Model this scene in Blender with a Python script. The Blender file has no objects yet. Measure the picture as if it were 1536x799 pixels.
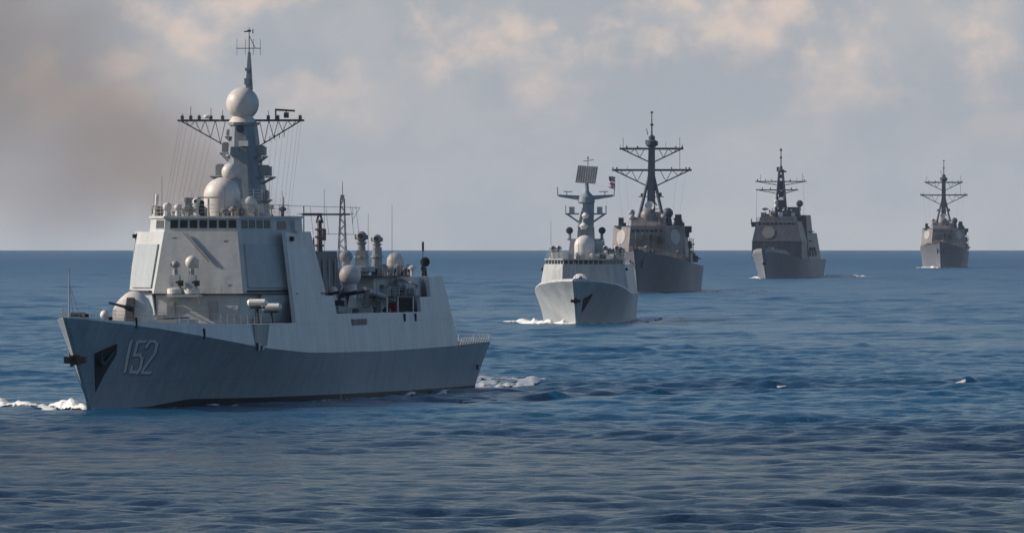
import bpy, math, random
import numpy as np
from mathutils import Vector, Matrix

# ------------------------------------------------------------------ camera, sky, sun
C = bpy.context.scene
COL = C.collection
rad = math.radians
R_EARTH = 7.4e6          # with refraction: the sea really curves away below the horizon
cam = bpy.data.cameras.new('camera'); camo = bpy.data.objects.new('camera', cam); COL.objects.link(camo)
cam.sensor_width = 36.0; cam.lens = 36.0 * 18000 / 1536.0
cam.clip_start = 5.0; cam.clip_end = 60000.0
camo.location = (0, 0, 16); camo.rotation_euler = (rad(90 - 0.1957), 0, 0)
C.camera = camo

SUN = Vector((-0.87, 0.10, 0.49)).normalized()
elev = math.asin(SUN.z); az = math.atan2(SUN.x, SUN.y)
sl = bpy.data.lights.new('sun', 'SUN'); so = bpy.data.objects.new('sun', sl); COL.objects.link(so)
sl.energy = 5.0; sl.angle = rad(0.53); sl.color = (1.0, 0.87, 0.74)
so.rotation_euler = (-SUN).to_track_quat('-Z', 'Y').to_euler()

W = bpy.data.worlds.new('World'); C.world = W; W.use_nodes = True
nt = W.node_tree; N = nt.nodes; Lk = nt.links
bg = N['Background']
sky = N.new('ShaderNodeTexSky'); sky.sky_type = 'NISHITA'; sky.sun_disc = False
sky.sun_elevation = elev; sky.sun_rotation = az; sky.air_density = 1.0; sky.dust_density = 0.4; sky.ozone_density = 2.5
bg.inputs[1].default_value = 0.092
# cumulus banks low over the horizon
tc = N.new('ShaderNodeTexCoord')
def wnoise(scale, sx, sz, detail, rough, off):
    mp = N.new('ShaderNodeMapping'); mp.inputs['Scale'].default_value = (sx, sx, sz); mp.inputs['Location'].default_value = off
    Lk.new(tc.outputs['Generated'], mp.inputs['Vector'])
    n = N.new('ShaderNodeTexNoise'); n.inputs['Scale'].default_value = scale; n.inputs['Detail'].default_value = detail
    n.inputs['Roughness'].default_value = rough; Lk.new(mp.outputs[0], n.inputs['Vector']); return n.outputs['Fac']
def ramp(inp, a, b, lo=0.0, hi=1.0, smooth=True):
    m = N.new('ShaderNodeMapRange'); m.inputs[1].default_value = a; m.inputs[2].default_value = b
    m.inputs[3].default_value = lo; m.inputs[4].default_value = hi
    m.interpolation_type = 'SMOOTHSTEP' if smooth else 'LINEAR'
    Lk.new(inp, m.inputs[0]); return m.outputs[0]
def mth(op, a, b):
    m = N.new('ShaderNodeMath'); m.operation = op
    for i, v in enumerate((a, b)):
        if isinstance(v, (int, float)): m.inputs[i].default_value = v
        else: Lk.new(v, m.inputs[i])
    return m.outputs[0]
def wmix(fac, a, b):
    m = N.new('ShaderNodeMix'); m.data_type = 'RGBA'
    Lk.new(fac, m.inputs[0])
    for i, v in ((6, a), (7, b)):
        if isinstance(v, tuple): m.inputs[i].default_value = v
        else: Lk.new(v, m.inputs[i])
    return m.outputs[2]
sep = N.new('ShaderNodeSeparateXYZ'); Lk.new(tc.outputs['Generated'], sep.inputs[0]); zz = sep.outputs[2]
big = wnoise(80.0, 1.0, 1.1, 9.0, 0.55, (0.31, 0.0, 0.12))
fin = wnoise(210.0, 1.0, 1.3, 10.0, 0.6, (0.9, 0.2, 0.0))
puff = wnoise(88.0, 1.0, 1.25, 11.0, 0.56, (0.06, 0.0, 0.37))
veil = mth('MULTIPLY', ramp(big, 0.38, 0.62), ramp(zz, 0.09, 0.03))      # soft grey-blue cloud body
lit = mth('MULTIPLY', ramp(puff, 0.46, 0.62), ramp(zz, 0.004, 0.017))     # sunlit tops, above the haze line
lit = mth('MULTIPLY', lit, ramp(fin, 0.34, 0.60, 0.35, 1.0))
low = ramp(zz, 0.052, 0.02)                                               # milky air low down
skyc = wmix(low, sky.outputs[0], (4.45, 4.6, 4.85, 1))
skyc = wmix(mth('MULTIPLY', veil, 0.62), skyc, (3.45, 3.85, 4.4, 1))
skyc = wmix(mth('MULTIPLY', mth('MULTIPLY', lit, ramp(zz, 0.16, 0.06)), 0.8), skyc, (7.8, 6.3, 5.4, 1))
Lk.new(skyc, bg.inputs[0])

C.view_settings.view_transform = 'Standard'; C.view_settings.look = 'None'
C.view_settings.exposure = 0.1; C.view_settings.gamma = 1.0
C.render.engine = 'CYCLES'
C.cycles.volume_bounces = 1; C.cycles.max_bounces = 6; C.cycles.volume_max_steps = 256
C.render.resolution_x = 1024; C.render.resolution_y = 532

# ------------------------------------------------------------------ materials
def newmat(name):
    m = bpy.data.materials.new(name); m.use_nodes = True
    return m, m.node_tree, m.node_tree.nodes['Principled BSDF']
def simple(name, col, rough=0.5, metal=0.0):
    m, t, b = newmat(name)
    b.inputs['Base Color'].default_value = (*col, 1); b.inputs['Roughness'].default_value = rough; b.inputs['Metallic'].default_value = metal
    n = t.nodes.new('ShaderNodeTexNoise'); n.inputs['Scale'].default_value = 3.0; n.inputs['Detail'].default_value = 4
    tcn = t.nodes.new('ShaderNodeTexCoord'); t.links.new(tcn.outputs['Object'], n.inputs['Vector'])
    mr = t.nodes.new('ShaderNodeMapRange'); mr.inputs[1].default_value = 0.3; mr.inputs[2].default_value = 0.7; mr.inputs[3].default_value = 0.8; mr.inputs[4].default_value = 1.12
    t.links.new(n.outputs['Fac'], mr.inputs[0])
    mx = t.nodes.new('ShaderNodeVectorMath'); mx.operation = 'SCALE'; mx.inputs[0].default_value = col
    t.links.new(mr.outputs[0], mx.inputs['Scale']); t.links.new(mx.outputs[0], b.inputs['Base Color'])
    return m
def paint(name, col, rough=0.5, streak=0.25, rust=0.0, seams=0.12):
    """weathered ship's paint: vertical run-off streaks, plate seams, dents, rust runs"""
    m, t, b = newmat(name); nd = t.nodes; lk = t.links
    tcn = nd.new('ShaderNodeTexCoord')
    def noise(sc, map_, det=5, rg=0.6):
        mp = nd.new('ShaderNodeMapping'); mp.inputs['Scale'].default_value = map_; lk.new(tcn.outputs['Object'], mp.inputs[0])
        n = nd.new('ShaderNodeTexNoise'); n.inputs['Scale'].default_value = sc; n.inputs['Detail'].default_value = det; n.inputs['Roughness'].default_value = rg
        lk.new(mp.outputs[0], n.inputs['Vector']); return n.outputs['Fac']
    def mr(i, a, b_, lo, hi):
        r = nd.new('ShaderNodeMapRange'); r.inputs[1].default_value = a; r.inputs[2].default_value = b_; r.inputs[3].default_value = lo; r.inputs[4].default_value = hi
        lk.new(i, r.inputs[0]); return r.outputs[0]
    def mul(a, c):
        r = nd.new('ShaderNodeMath'); r.operation = 'MULTIPLY'; lk.new(a, r.inputs[0])
        if isinstance(c, float): r.inputs[1].default_value = c
        else: lk.new(c, r.inputs[1])
        return r.outputs[0]
    st = noise(1.0, (0.9, 0.9, 0.12)); pa = noise(0.35, (1, 1, 1), 6)
    fine = noise(2.5, (1, 1, 1), 4)
    v = mul(mr(st, 0.35, 0.68, 1 + streak * .4, 1 - streak), mr(pa, 0.3, 0.7, 1 - streak * .5, 1 + streak * .3))
    v = mul(v, mr(fine, 0.3, 0.7, 0.95, 1.05))
    # plate seams: thin darker lines every few metres
    sp = nd.new('ShaderNodeSeparateXYZ'); lk.new(tcn.outputs['Object'], sp.inputs[0])
    def lines(o, period, w):
        d = nd.new('ShaderNodeMath'); d.operation = 'DIVIDE'; lk.new(o, d.inputs[0]); d.inputs[1].default_value = period
        f = nd.new('ShaderNodeMath'); f.operation = 'FRACT'; lk.new(d.outputs[0], f.inputs[0])
        g = nd.new('ShaderNodeMath'); g.operation = 'LESS_THAN'; lk.new(f.outputs[0], g.inputs[0]); g.inputs[1].default_value = w
        return g.outputs[0]
    if seams:
        a = lines(sp.outputs[1], 3.1, 0.03); c = lines(sp.outputs[2], 2.35, 0.03)
        mxm = nd.new('ShaderNodeMath'); mxm.operation = 'MAXIMUM'; lk.new(a, mxm.inputs[0]); lk.new(c, mxm.inputs[1])
        v = mul(v, mr(mxm.outputs[0], 0, 1, 1.0, 1.0 - seams))
    sc = nd.new('ShaderNodeVectorMath'); sc.operation = 'SCALE'; sc.inputs[0].default_value = col; lk.new(v, sc.inputs['Scale'])
    out = sc.outputs[0]
    if rust:
        rn = noise(1.3, (1.6, 1.6, 0.22), 8, 0.7)
        mx = nd.new('ShaderNodeMix'); mx.data_type = 'RGBA'; lk.new(mr(rn, 0.60, 0.74, 0.0, rust), mx.inputs[0])
        lk.new(out, mx.inputs[6]); mx.inputs[7].default_value = (0.20, 0.095, 0.05, 1); out = mx.outputs[2]
    lk.new(out, b.inputs['Base Color']); b.inputs['Roughness'].default_value = rough
    b.inputs['Specular IOR Level'].default_value = 0.35
    bp = nd.new('ShaderNodeBump'); bp.inputs['Strength'].default_value = 0.7; bp.inputs['Distance'].default_value = 0.07
    dn = noise(0.55, (1, 1, 1), 2, 0.5); lk.new(dn, bp.inputs['Height']); lk.new(bp.outputs[0], b.inputs['Normal'])
    return m
M = {
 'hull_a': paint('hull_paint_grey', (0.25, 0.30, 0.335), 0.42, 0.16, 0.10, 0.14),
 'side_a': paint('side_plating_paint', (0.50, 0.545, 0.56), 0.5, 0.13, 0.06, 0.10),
 'sup_a': paint('superstructure_paint', (0.47, 0.49, 0.49), 0.5, 0.12, 0.06, 0.05),
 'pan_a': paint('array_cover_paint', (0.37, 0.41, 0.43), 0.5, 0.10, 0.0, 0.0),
 'mast_a': paint('mast_paint', (0.24, 0.28, 0.31), 0.5, 0.25, 0.1, 0.0),
 'fit_a': paint('fitting_paint', (0.33, 0.34, 0.34), 0.55, 0.3, 0.2, 0.0),
 'rad': paint('radome_white', (0.60, 0.57, 0.53), 0.45, 0.14, 0.03, 0.12),
 'hull_f': paint('frigate_hull_paint', (0.39, 0.42, 0.43), 0.45, 0.16, 0.25, 0.12),
 'sup_f': paint('frigate_superstructure_paint', (0.40, 0.42, 0.42), 0.5, 0.25, 0.15, 0.10),
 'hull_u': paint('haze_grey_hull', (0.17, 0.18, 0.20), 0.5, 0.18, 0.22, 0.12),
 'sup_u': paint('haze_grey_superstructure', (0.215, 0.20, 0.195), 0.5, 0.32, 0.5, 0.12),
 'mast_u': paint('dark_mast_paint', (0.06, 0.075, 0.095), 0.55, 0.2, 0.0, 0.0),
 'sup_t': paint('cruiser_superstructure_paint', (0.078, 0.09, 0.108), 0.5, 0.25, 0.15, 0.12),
 'deck': paint('deck_coating', (0.11, 0.12, 0.12), 0.8, 0.3, 0.15, 0.0),
 'dark': simple('blackened_steel', (0.035, 0.04, 0.048), 0.6),
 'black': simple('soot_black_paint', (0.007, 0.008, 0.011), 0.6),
 'wire': simple('rigging_wire', (0.09, 0.09, 0.095), 0.6),
 'glass': simple('bridge_glass', (0.006, 0.009, 0.013), 0.2),
 'white': simple('white_enamel', (0.70, 0.68, 0.64), 0.45),
 'red': simple('red_paint', (0.34, 0.035, 0.04), 0.5),
 'funnel': paint('sooty_funnel_paint', (0.19, 0.18, 0.17), 0.7, 0.4, 0.35, 0.0),
 'number': simple('number_paint', (0.56, 0.57, 0.56), 0.5),
 'numshade': simple('number_shadow_paint', (0.06, 0.075, 0.09), 0.5),
 'flag': simple('flag_cloth', (0.42, 0.10, 0.13), 0.8),
 'flagw': simple('flag_cloth_white', (0.6, 0.55, 0.55), 0.8),
 'flagb': simple('flag_cloth_blue', (0.05, 0.07, 0.2), 0.8),
}

# ------------------------------------------------------------------ mesh builder
class MB:
    def __init__(s): s.v = []; s.f = []
    def add(s, vs, fs):
        o = len(s.v); s.v += [tuple(v) for v in vs]; s.f += [tuple(i + o for i in f) for f in fs]; return s
    def prism(s, bot, top):
        n = len(bot)
        return s.add(list(bot) + list(top), [tuple(range(n))[::-1], tuple(range(n, 2 * n))] + [(i, (i + 1) % n, n + (i + 1) % n, n + i) for i in range(n)])
    def box(s, c, d, rz=0.0, taper=1.0, rx=0.0):
        x, y, z = [k / 2 for k in d]
        vs = [Vector((sx * x * (taper if sz > 0 else 1), sy * y * (taper if sz > 0 else 1), sz * z)) for sz in (-1, 1) for sx, sy in ((-1, -1), (1, -1), (1, 1), (-1, 1))]
        mt = Matrix.Translation(c) @ Matrix.Rotation(rz, 4, 'Z') @ Matrix.Rotation(rx, 4, 'X')
        vs = [mt @ v for v in vs]
        return s.prism(vs[:4], vs[4:])
    def tube(s, a, b, r0, r1=None, n=8):
        r1 = r0 if r1 is None else r1
        a = Vector(a); b = Vector(b); d = (b - a).normalized()
        u = d.orthogonal().normalized(); w = d.cross(u)
        r = lambda c, q: [c + (u * math.cos(2 * math.pi * i / n) + w * math.sin(2 * math.pi * i / n)) * q for i in range(n)]
        return s.prism(r(a, r0), r(b, r1))
    def lathe(s, c, prof, n=24, axis='Z', rot=None):
        c = Vector(c); vs = []; fs = []
        for (r, z) in prof:
            for i in range(n):
                q = 2 * math.pi * i / n; v = Vector((r * math.cos(q), r * math.sin(q), z))
                if rot: v = rot @ v
                vs.append(c + v)
        for k in range(len(prof) - 1):
            for i in range(n):
                fs.append((k * n + i, k * n + (i + 1) % n, (k + 1) * n + (i + 1) % n, (k + 1) * n + i))
        fs.append(tuple(range(n))[::-1]); fs.append(tuple((len(prof) - 1) * n + i for i in range(n)))
        return s.add(vs, fs)
    def ball(s, c, r, n=20, flat=1.0, cut=0.0):
        """sphere with its lower part cut off at -cut*r (cut 1 = whole sphere)"""
        a0 = -math.asin(min(1, cut)) if cut else 0; K = 12; pr = []
        for k in range(K + 1):
            a = a0 + (math.pi / 2 - a0) * k / K; pr.append((max(r * math.cos(a), 0.002), r * math.sin(a) * flat))
        return s.lathe(c, pr, n)
    def panel(s, q, u0, u1, v0, v1, out=0.03, inn=0.02):
        """thin box on the quad q = (bl, br, tr, tl), proud by out"""
        q = [Vector(p) for p in q]; nrm = (q[1] - q[0]).cross(q[3] - q[0]).normalized()
        P = lambda u, v: (q[0] * (1 - u) + q[1] * u) * (1 - v) + (q[3] * (1 - u) + q[2] * u) * v
        c = [P(u0, v0), P(u1, v0), P(u1, v1), P(u0, v1)]
        return s.prism([p - nrm * inn for p in c], [p + nrm * out for p in c])
    def build(s, name, mat, parent=None, smooth=False, label=None):
        me = bpy.data.meshes.new(name); me.from_pydata(s.v, [], s.f); me.update()
        import bmesh
        bm = bmesh.new(); bm.from_mesh(me); bmesh.ops.recalc_face_normals(bm, faces=bm.faces); bm.to_mesh(me); bm.free()
        me.materials.append(M[mat] if isinstance(mat, str) else mat)
        if smooth:
            me.polygons.foreach_set('use_smooth', [True] * len(me.polygons))
            me.set_sharp_from_angle(angle=rad(32))
        o = bpy.data.objects.new(name, me); COL.objects.link(o)
        if parent: o.parent = parent
        if label: o['label'] = label
        return o

def tag(o, label=None, cat=None, group=None, kind=None):
    if label: o['label'] = label
    if cat: o['category'] = cat
    if group: o['group'] = group
    if kind: o['kind'] = kind
    return o
def place(name, X, Y, deg):
    o = bpy.data.objects.new(name, None); COL.objects.link(o)
    o.location = (X, Y, -(X * X + Y * Y) / 2 / R_EARTH); o.rotation_euler = (0, 0, -rad(deg)); o.empty_display_size = 5
    return o
def copy_tree(o, parent=None):
    c = o.copy(); COL.objects.link(c)
    if parent: c.parent = parent
    for ch in list(o.children): copy_tree(ch, c)
    return c
def interp(tab, x):
    return float(np.interp(x, [t[0] for t in tab], [t[1] for t in tab]))

# ship frame: X to port, Y aft of the stem at the waterline, Z up
def hull_shape(bw, bk, zk, Lw, sk0, sk1, flare=1.35):
    """returns P(u, v): port side point; v -> 0 waterline, 1 knuckle / deck edge"""
    def P(u, v, side=1):
        uu = u
        sw = Lw * uu; sk = sk0 + (sk1 - sk0) * uu
        b0 = interp(bw, sw); b1 = interp(bk, sk); z1 = interp(zk, sk)
        if v < 0: return Vector((side * b0 * (1 + 0.1 * v), sw - 0.6 * v * (1 - uu), 2.5 * v))
        return Vector((side * (b0 + (b1 - b0) * v ** flare), sw + (sk - sw) * v ** 1.0, z1 * v))
    return P
def build_hull(P, mat, parent, name='hull', nu=90, nv=10, label=None):
    us = [(i / nu) ** 1.35 for i in range(nu + 1)]
    vs_ = [-1, -0.5] + [k / nv for k in range(nv + 1)]
    mb = MB(); vv = []; ff = []
    for u in us:
        row = [P(u, v, -1) for v in reversed(vs_)] + [P(u, v, 1) for v in vs_]
        vv += row
    m = len(vs_) * 2
    for i in range(nu):
        for j in range(m - 1): ff.append((i * m + j, i * m + j + 1, (i + 1) * m + j + 1, (i + 1) * m + j))
    ff.append(tuple(range(m))); ff.append(tuple(nu * m + j for j in range(m))[::-1])   # stem bar, transom
    mb.add(vv, ff)
    return mb.build(name, mat, parent, True, label)
def deck_sheet(edge, ss, zoff, parent, name='deck', mat='deck'):
    """edge(s) -> (half breadth, z)"""
    mb = MB(); b = []; t = []
    for i in range(len(ss) - 1):
        (p0, z0), (p1, z1) = edge(ss[i]), edge(ss[i + 1])
        a = [(-p0, ss[i], z0 + zoff), (p0, ss[i], z0 + zoff), (p1, ss[i + 1], z1 + zoff), (-p1, ss[i + 1], z1 + zoff)]
        o = len(mb.v); mb.v += a; mb.f.append((o, o + 1, o + 2, o + 3))
    return mb.build(name, mat, parent)
def side_plating(kn, top, lean, ss, side, parent, mat, name='side_plating', thick=0.35, label=None):
    """wall standing on the knuckle kn(s) -> (p, z), up to top(s), leaning inwards; solid with a real thickness"""
    mb = MB(); vv = []; ff = []; m = 6
    for s in ss:
        p, z = kn(s); T = max(top(s), z + 0.02); th = min(thick, p * 0.6)
        zs = [z + (T - z) * k / (m - 1) for k in range(m)]
        o = [(side * (p - lean * (q - z)), s, q) for q in zs]; i_ = [(side * (p - lean * (q - z) - th), s, q) for q in reversed(zs)]
        vv += o + i_
    k = 2 * m
    for i in range(len(ss) - 1):
        for j in range(k): ff.append((i * k + j, i * k + (j + 1) % k, (i + 1) * k + (j + 1) % k, (i + 1) * k + j))
    ff.append(tuple(range(k))); ff.append(tuple((len(ss) - 1) * k + j for j in range(k)))
    mb.add(vv, ff); return mb.build(name, mat, parent, False, label)

# common fittings -----------------------------------------------------
def radome(par, c, r, base, mat='rad', name='radome', label=None, rb=None, wide=0.78):
    """c: centre of the ball; base: height of the foot"""
    x, y, z = c; rb = rb or r * wide; pr = [(rb, base - z), (rb, -r * 0.62 if base < z - r * .62 else base - z)]
    a0 = -0.9 if rb < r * .95 else -0.0
    pr = [(rb, base - z)]
    for k in range(15):
        a = a0 + (math.pi / 2 - a0) * k / 14; pr.append((max(r * math.cos(a), .003), r * math.sin(a)))
    return MB().lathe(c, pr, 28).build(name, mat, par, True, label)
def whip(par, x, y, z0, z1, r=0.035, name='whip_antenna', mat='wire', lean=(0, 0)):
    return MB().tube((x, y, z0), (x, y, z0 + .35), r * 2.6, r * 2).tube((x, y, z0 + .3), (x + lean[0], y + lean[1], z1), r, r * .6, 6).build(name, mat, par)
def railing(par, pts, h=1.0, step=1.6, name='railing', r=0.022, mat='fit_a', rows=3):
    mb = MB()
    for a, b in zip(pts[:-1], pts[1:]):
        a = Vector(a); b = Vector(b); L = (b - a).length; n = max(1, int(L / step))
        for k in range(n + 1):
            q = a.lerp(b, k / n); mb.tube(q, q + Vector((0, 0, h)), r * 1.4, n=5)
        for k in range(rows):
            e = Vector((0, 0, h * (k + 1) / rows)); mb.tube(a + e, b + e, r, n=5)
    return mb.build(name, mat, par)
def dish(par, c, r, rot, mat='fit_a', name='dish_antenna', depth=.35):
    pr = [(.02, 0), (r * .5, r * depth * .25), (r, r * depth), (r * 1.03, r * depth), (r * .5, r * depth * .25 - .06), (.03, -.06)]
    return MB().lathe(c, pr, 22, rot=rot).build(name, mat, par, True)
def fire_director(par, x, y, z, sc=1.0, mat='fit_a', name='fire_director'):
    b = MB().lathe((x, y, z), [(.85 * sc, 0), (.8 * sc, .25 * sc), (.5 * sc, .4 * sc), (.42 * sc, 1.5 * sc), (.6 * sc, 1.6 * sc), (.6 * sc, 1.8 * sc)], 16).build(name, mat, par, True)
    h = MB().ball((x, y, z + 2.35 * sc), .62 * sc, cut=1).box((x + .55 * sc, y, z + 2.3 * sc), (.35 * sc, .5 * sc, .5 * sc)).box((x - .55 * sc, y, z + 2.3 * sc), (.35 * sc, .5 * sc, .5 * sc)).build('sensor_head', mat, b, True)
    MB().tube((x, y - .5 * sc, z + 2.4 * sc), (x, y - .75 * sc, z + 2.45 * sc), .28 * sc, .3 * sc, 12).build('lens', 'dark', h)
    return b
def crate_clutter(par, rng, xs, ys, z, n, smin=.35, smax=1.0, mats=('fit_a', 'dark', 'fit_a', 'funnel')):
    """deck lockers, vents, reels: each one a part"""
    for k in range(n):
        x = rng.uniform(*xs); y = rng.uniform(*ys); a = rng.uniform(smin, smax); kind = rng.randint(0, 3); m = rng.choice(mats)
        if kind == 0: MB().box((x, y, z + a * .5), (a, a * rng.uniform(.6, 1.2), a), rng.uniform(-.3, .3)).box((x, y, z + a + .04), (a * 1.1, a * .9, .08)).build('deck_locker', m, par)
        elif kind == 1: MB().tube((x, y, z), (x, y, z + a), .16, .16, 10).lathe((x, y, z + a), [(.16, 0), (.36, .05), (.36, .25), (.12, .42)], 12).build('vent_cowl', m, par)
        elif kind == 2: MB().tube((x - a * .5, y, z + .45), (x + a * .5, y, z + .45), .3, .3, 12).tube((x - a * .5 - .06, y, z + .45), (x - a * .5, y, z + .45), .45, .45, 14).tube((x + a * .5, y, z + .45), (x + a * .5 + .06, y, z + .45), .45, .45, 14).box((x, y, z + .1), (a, .3, .2)).build('hose_reel', m, par)
        else: MB().tube((x, y, z), (x, y, z + a * 1.2), .07, .07, 8).box((x, y, z + a * 1.2), (.4, .35, .4)).tube((x, y - .2, z + a * 1.2), (x, y - .34, z + a * 1.2), .16, .19, 10).build('signal_lamp', m, par)
def yard(par, y, z, x0, x1, r=.12, drop=2.2, root=1.0, mat='mast_u', name='yard', truss=True, n=6, up=1):
    """a cross yard with its sloping braces and lattice"""
    mb = MB().tube((x0, y, z), (x1, y, z), r, r, 8)
    for e, s_ in ((x0, -1), (x1, 1)):
        a = Vector((e * .96, y, z)); b = Vector((s_ * root, y, z - drop * up)); mb.tube(a, b, r * .6, n=6)
        if truss:
            for k in range(1, n):
                t = k / n; q = a.lerp(b, t); top = Vector((a.x + (b.x - a.x) * (t - .5 / n), y, z)); top2 = Vector((a.x + (b.x - a.x) * min(1, t + .5 / n), y, z))
                mb.tube(q, top, r * .35, n=5); mb.tube(q, top2, r * .35, n=5)
    return mb.build(name, mat, par)
def yard_gear(par, rng, xs, y, z, mat='mast_u', h=(.4, 1.2)):
    for x in xs:
        k = rng.randint(0, 2); hh = rng.uniform(*h)
        if k == 0: MB().tube((x, y, z), (x, y, z + hh * 1.6), .05, .03, 6).build('yard_antenna', mat, par)
        elif k == 1: MB().box((x, y, z + .3), (.35, .35, .5)).tube((x, y, z), (x, y, z + hh), .05, n=6).build('yard_antenna', mat, par)
        else: MB().tube((x, y, z), (x, y, z + .3), .06, n=6).ball((x, y, z + .42), .2, 12, cut=1).build('yard_lamp', mat, par)

# ================================================================== 1. THE NEAR DESTROYER (152)
def build_destroyer():
    T = place('destroyer', -36.7, 1043, 11.0)
    tag(T, 'largest pale grey destroyer in the left foreground, white 152 on its dark bow', 'warship', 'warships steaming in column')
    rng = random.Random(5)
    bw = [(0, .12), (6, 1.15), (15, 2.3), (30, 4.6), (48, 6.5), (70, 7.7), (100, 7.9), (122, 7.2), (139.5, 6.5)]
    bk = [(-9.3, .22), (-7, 1.3), (-3, 2.05), (3, 3.3), (10, 4.6), (18, 6.1), (28, 7.6), (40, 8.3), (50, 8.55), (100, 8.6), (122, 8.3), (141.6, 7.7)]
    zk = [(-9.3, 8.12), (-6.5, 7.95), (-2.1, 7.69), (3.5, 7.36), (8.8, 7.02), (18.9, 6.24), (29.5, 5.43), (38, 4.98), (50.5, 4.55), (61, 4.42), (85.6, 4.32), (102.7, 4.38), (122, 4.46), (141.6, 4.65)]
    P = hull_shape(bw, bk, zk, 139.5, -9.3, 141.6, 1.25)
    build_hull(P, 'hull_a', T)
    kn = lambda s: (interp(bk, s), interp(zk, s))
    top = [(-9.3, 8.25), (-6, 8.1), (0, 7.8), (12, 7.5), (30, 7.3), (47.6, 7.25), (47.85, 15.45), (49.65, 15.42), (49.75, 15.4), (51.6, 15.35), (51.9, 14.25), (57.0, 14.1), (57.6, 13.2), (60.0, 9.7), (65.4, 9.6), (65.9, 7.95), (105.2, 7.85), (105.5, 9.25), (111.1, 9.25), (111.5, 11.2), (118.5, 11.25), (122.8, 4.6)]
    ss = sorted(set([-9.2, -8, -6, -4, -2, 0, 4, 8, 12, 17, 22, 27, 32, 37, 42, 55, 70, 75, 80, 85, 90, 95, 100, 115, 120, 121.5] + [t[0] for t in top if t[0] > -9.2]))
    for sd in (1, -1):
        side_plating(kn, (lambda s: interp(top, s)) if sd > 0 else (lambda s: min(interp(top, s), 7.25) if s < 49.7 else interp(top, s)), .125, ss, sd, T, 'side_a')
    dk = [(-9.3, 8.15), (-6, 8.0), (0, 7.65), (12, 7.4), (30, 7.2), (48, 7.1)]
    deck_sheet(lambda s: (max(.1, kn(s)[0] - .125 * (interp(dk, s) - kn(s)[1]) - .08), interp(dk, s)), [-9.2, -8, -6, -4, -2, 2, 7, 12, 20, 30, 40, 50], 0, T, 'foredeck')
    deck_sheet(lambda s: (8.1, 7.0), [47, 60, 80, 100, 119.5], 0, T, 'boat_deck')
    deck_sheet(lambda s: (kn(s)[0] - .03, kn(s)[1] + .01), [118, 122, 126, 130, 136, 141.5], 0, T, 'flight_deck')
    # deck-edge net frames around the flight deck
    mb = MB()
    for sd in (1, -1):
        for s in np.arange(123.5, 141, 1.5):
            p, z = kn(s); mb.tube((sd * p, s, z + .02), (sd * (p + .25), s, z + .75), .04, n=5)
        for (a, b) in ((123.5, 132), (132, 141)):
            for q in (.3, .55, .75):
                pa, za = kn(a); pb, zb = kn(b); mb.tube((sd * (pa + .25 * q / .75), a, za + q), (sd * (pb + .25 * q / .75), b, zb + q), .03, n=5)
    for x in np.arange(-7.5, 7.6, 1.5): mb.tube((x, 141.5, 4.65), (x, 141.8, 5.35), .04, n=5)
    for q in (.35, .7): mb.tube((-7.6, 141.6 + q * .4, 4.65 + q), (7.6, 141.6 + q * .4, 4.65 + q), .03, n=5)
    mb.build('safety_net', 'white', T)
    MB().box((6.9, 125, 4.5), (.6, 1.6, .08)).lathe((6.9, 124.5, 4.47), [(.22, 0), (.22, .5), (.34, .55), (.34, .65)], 12).lathe((6.9, 125.5, 4.47), [(.22, 0), (.22, .5), (.34, .55), (.34, .65)], 12).build('mooring_bollard', 'dark', T)

    # ---- writing on the bow: 1 5 2, slanted, each with a drop shade
    Lw, k0, k1 = 139.5, -9.3, 141.6
    def on_hull(s, z, out=.03, sd=1):
        lo, hi = 0.0, 1.0
        # find u, v with P(u,v).y = s, .z = z
        v = .6; u = max(0, s / Lw)
        for _ in range(12):
            sk = k0 + (k1 - k0) * u; v = max(0, min(1, z / interp(zk, sk)))
            # s = Lw*u + (sk - Lw*u) * v
            u = (s - v * k0) / (Lw * (1 - v) + v * (k1 - k0)); u = max(0, min(1, u))
        p = P(u, v, sd)
        e = 1e-3; n = (P(u + e, v, sd) - P(u, v, sd)).cross(P(u, v + e, sd) - P(u, v, sd)).normalized()
        if n.x * sd < 0: n = -n
        return p + n * out
    def strokes(poly, x0, w, z0, h, wd, mat, out, name, dx=0, dz=0, sd=1, par=T, label=None):
        mb = MB()
        def m_(a, b):   # cell coords -> (s, z) along the flared bow, leaning
            a = x0 + a * w
            return ((4.5 + 6.85 * a) * (1 - b) + (3.3 + 6.15 * a) * b + dx, (3.35 - .2 * a) * (1 - b) + 5.95 * b + dz)
        for (a, b), (c, d) in zip(poly[:-1], poly[1:]):
            A = Vector(m_(a, b)); B = Vector(m_(c, d)); t = (B - A).normalized(); nn = Vector((-t.y, t.x))
            A = A - t * wd[1] * .5; B = B + t * wd[1] * .5
            wdt = wd[0] if abs(t.y) > .5 else wd[1]
            K = 5
            for k in range(K):
                a0 = A.lerp(B, k / K); a1 = A.lerp(B, (k + 1) / K)
                q = [a0 + nn * wdt / 2, a0 - nn * wdt / 2, a1 - nn * wdt / 2, a1 + nn * wdt / 2]
                o = [on_hull(p.x, p.y, out, sd) for p in q]; i_ = [on_hull(p.x, p.y, out - .02, sd) for p in q]
                mb.prism(i_, o)
        mb.build(name, mat, par)
    D1 = [(.5, 0), (.5, 1)]
    D5 = [(.95, 1), (.15, 1), (.1, .56), (.7, .56), (.92, .42), (.92, .12), (.7, 0), (.12, 0), (.05, .14)]
    D2 = [(.05, .84), (.2, 1), (.75, 1), (.95, .88), (.95, .6), (.1, .08), (.1, 0), (.95, 0)]
    for sd in (1, -1):
        for dg, x0 in ((D1, -.1), (D5, .25), (D2, .64)):
            if sd < 0: continue
            strokes(dg, x0, .36, 0, 1, (.55, .24), 'number', .045, 'hull_number')
            strokes(dg, x0, .36, 0, 1, (.55, .24), 'numshade', .025, 'number_shade', .34, -.10)
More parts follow.
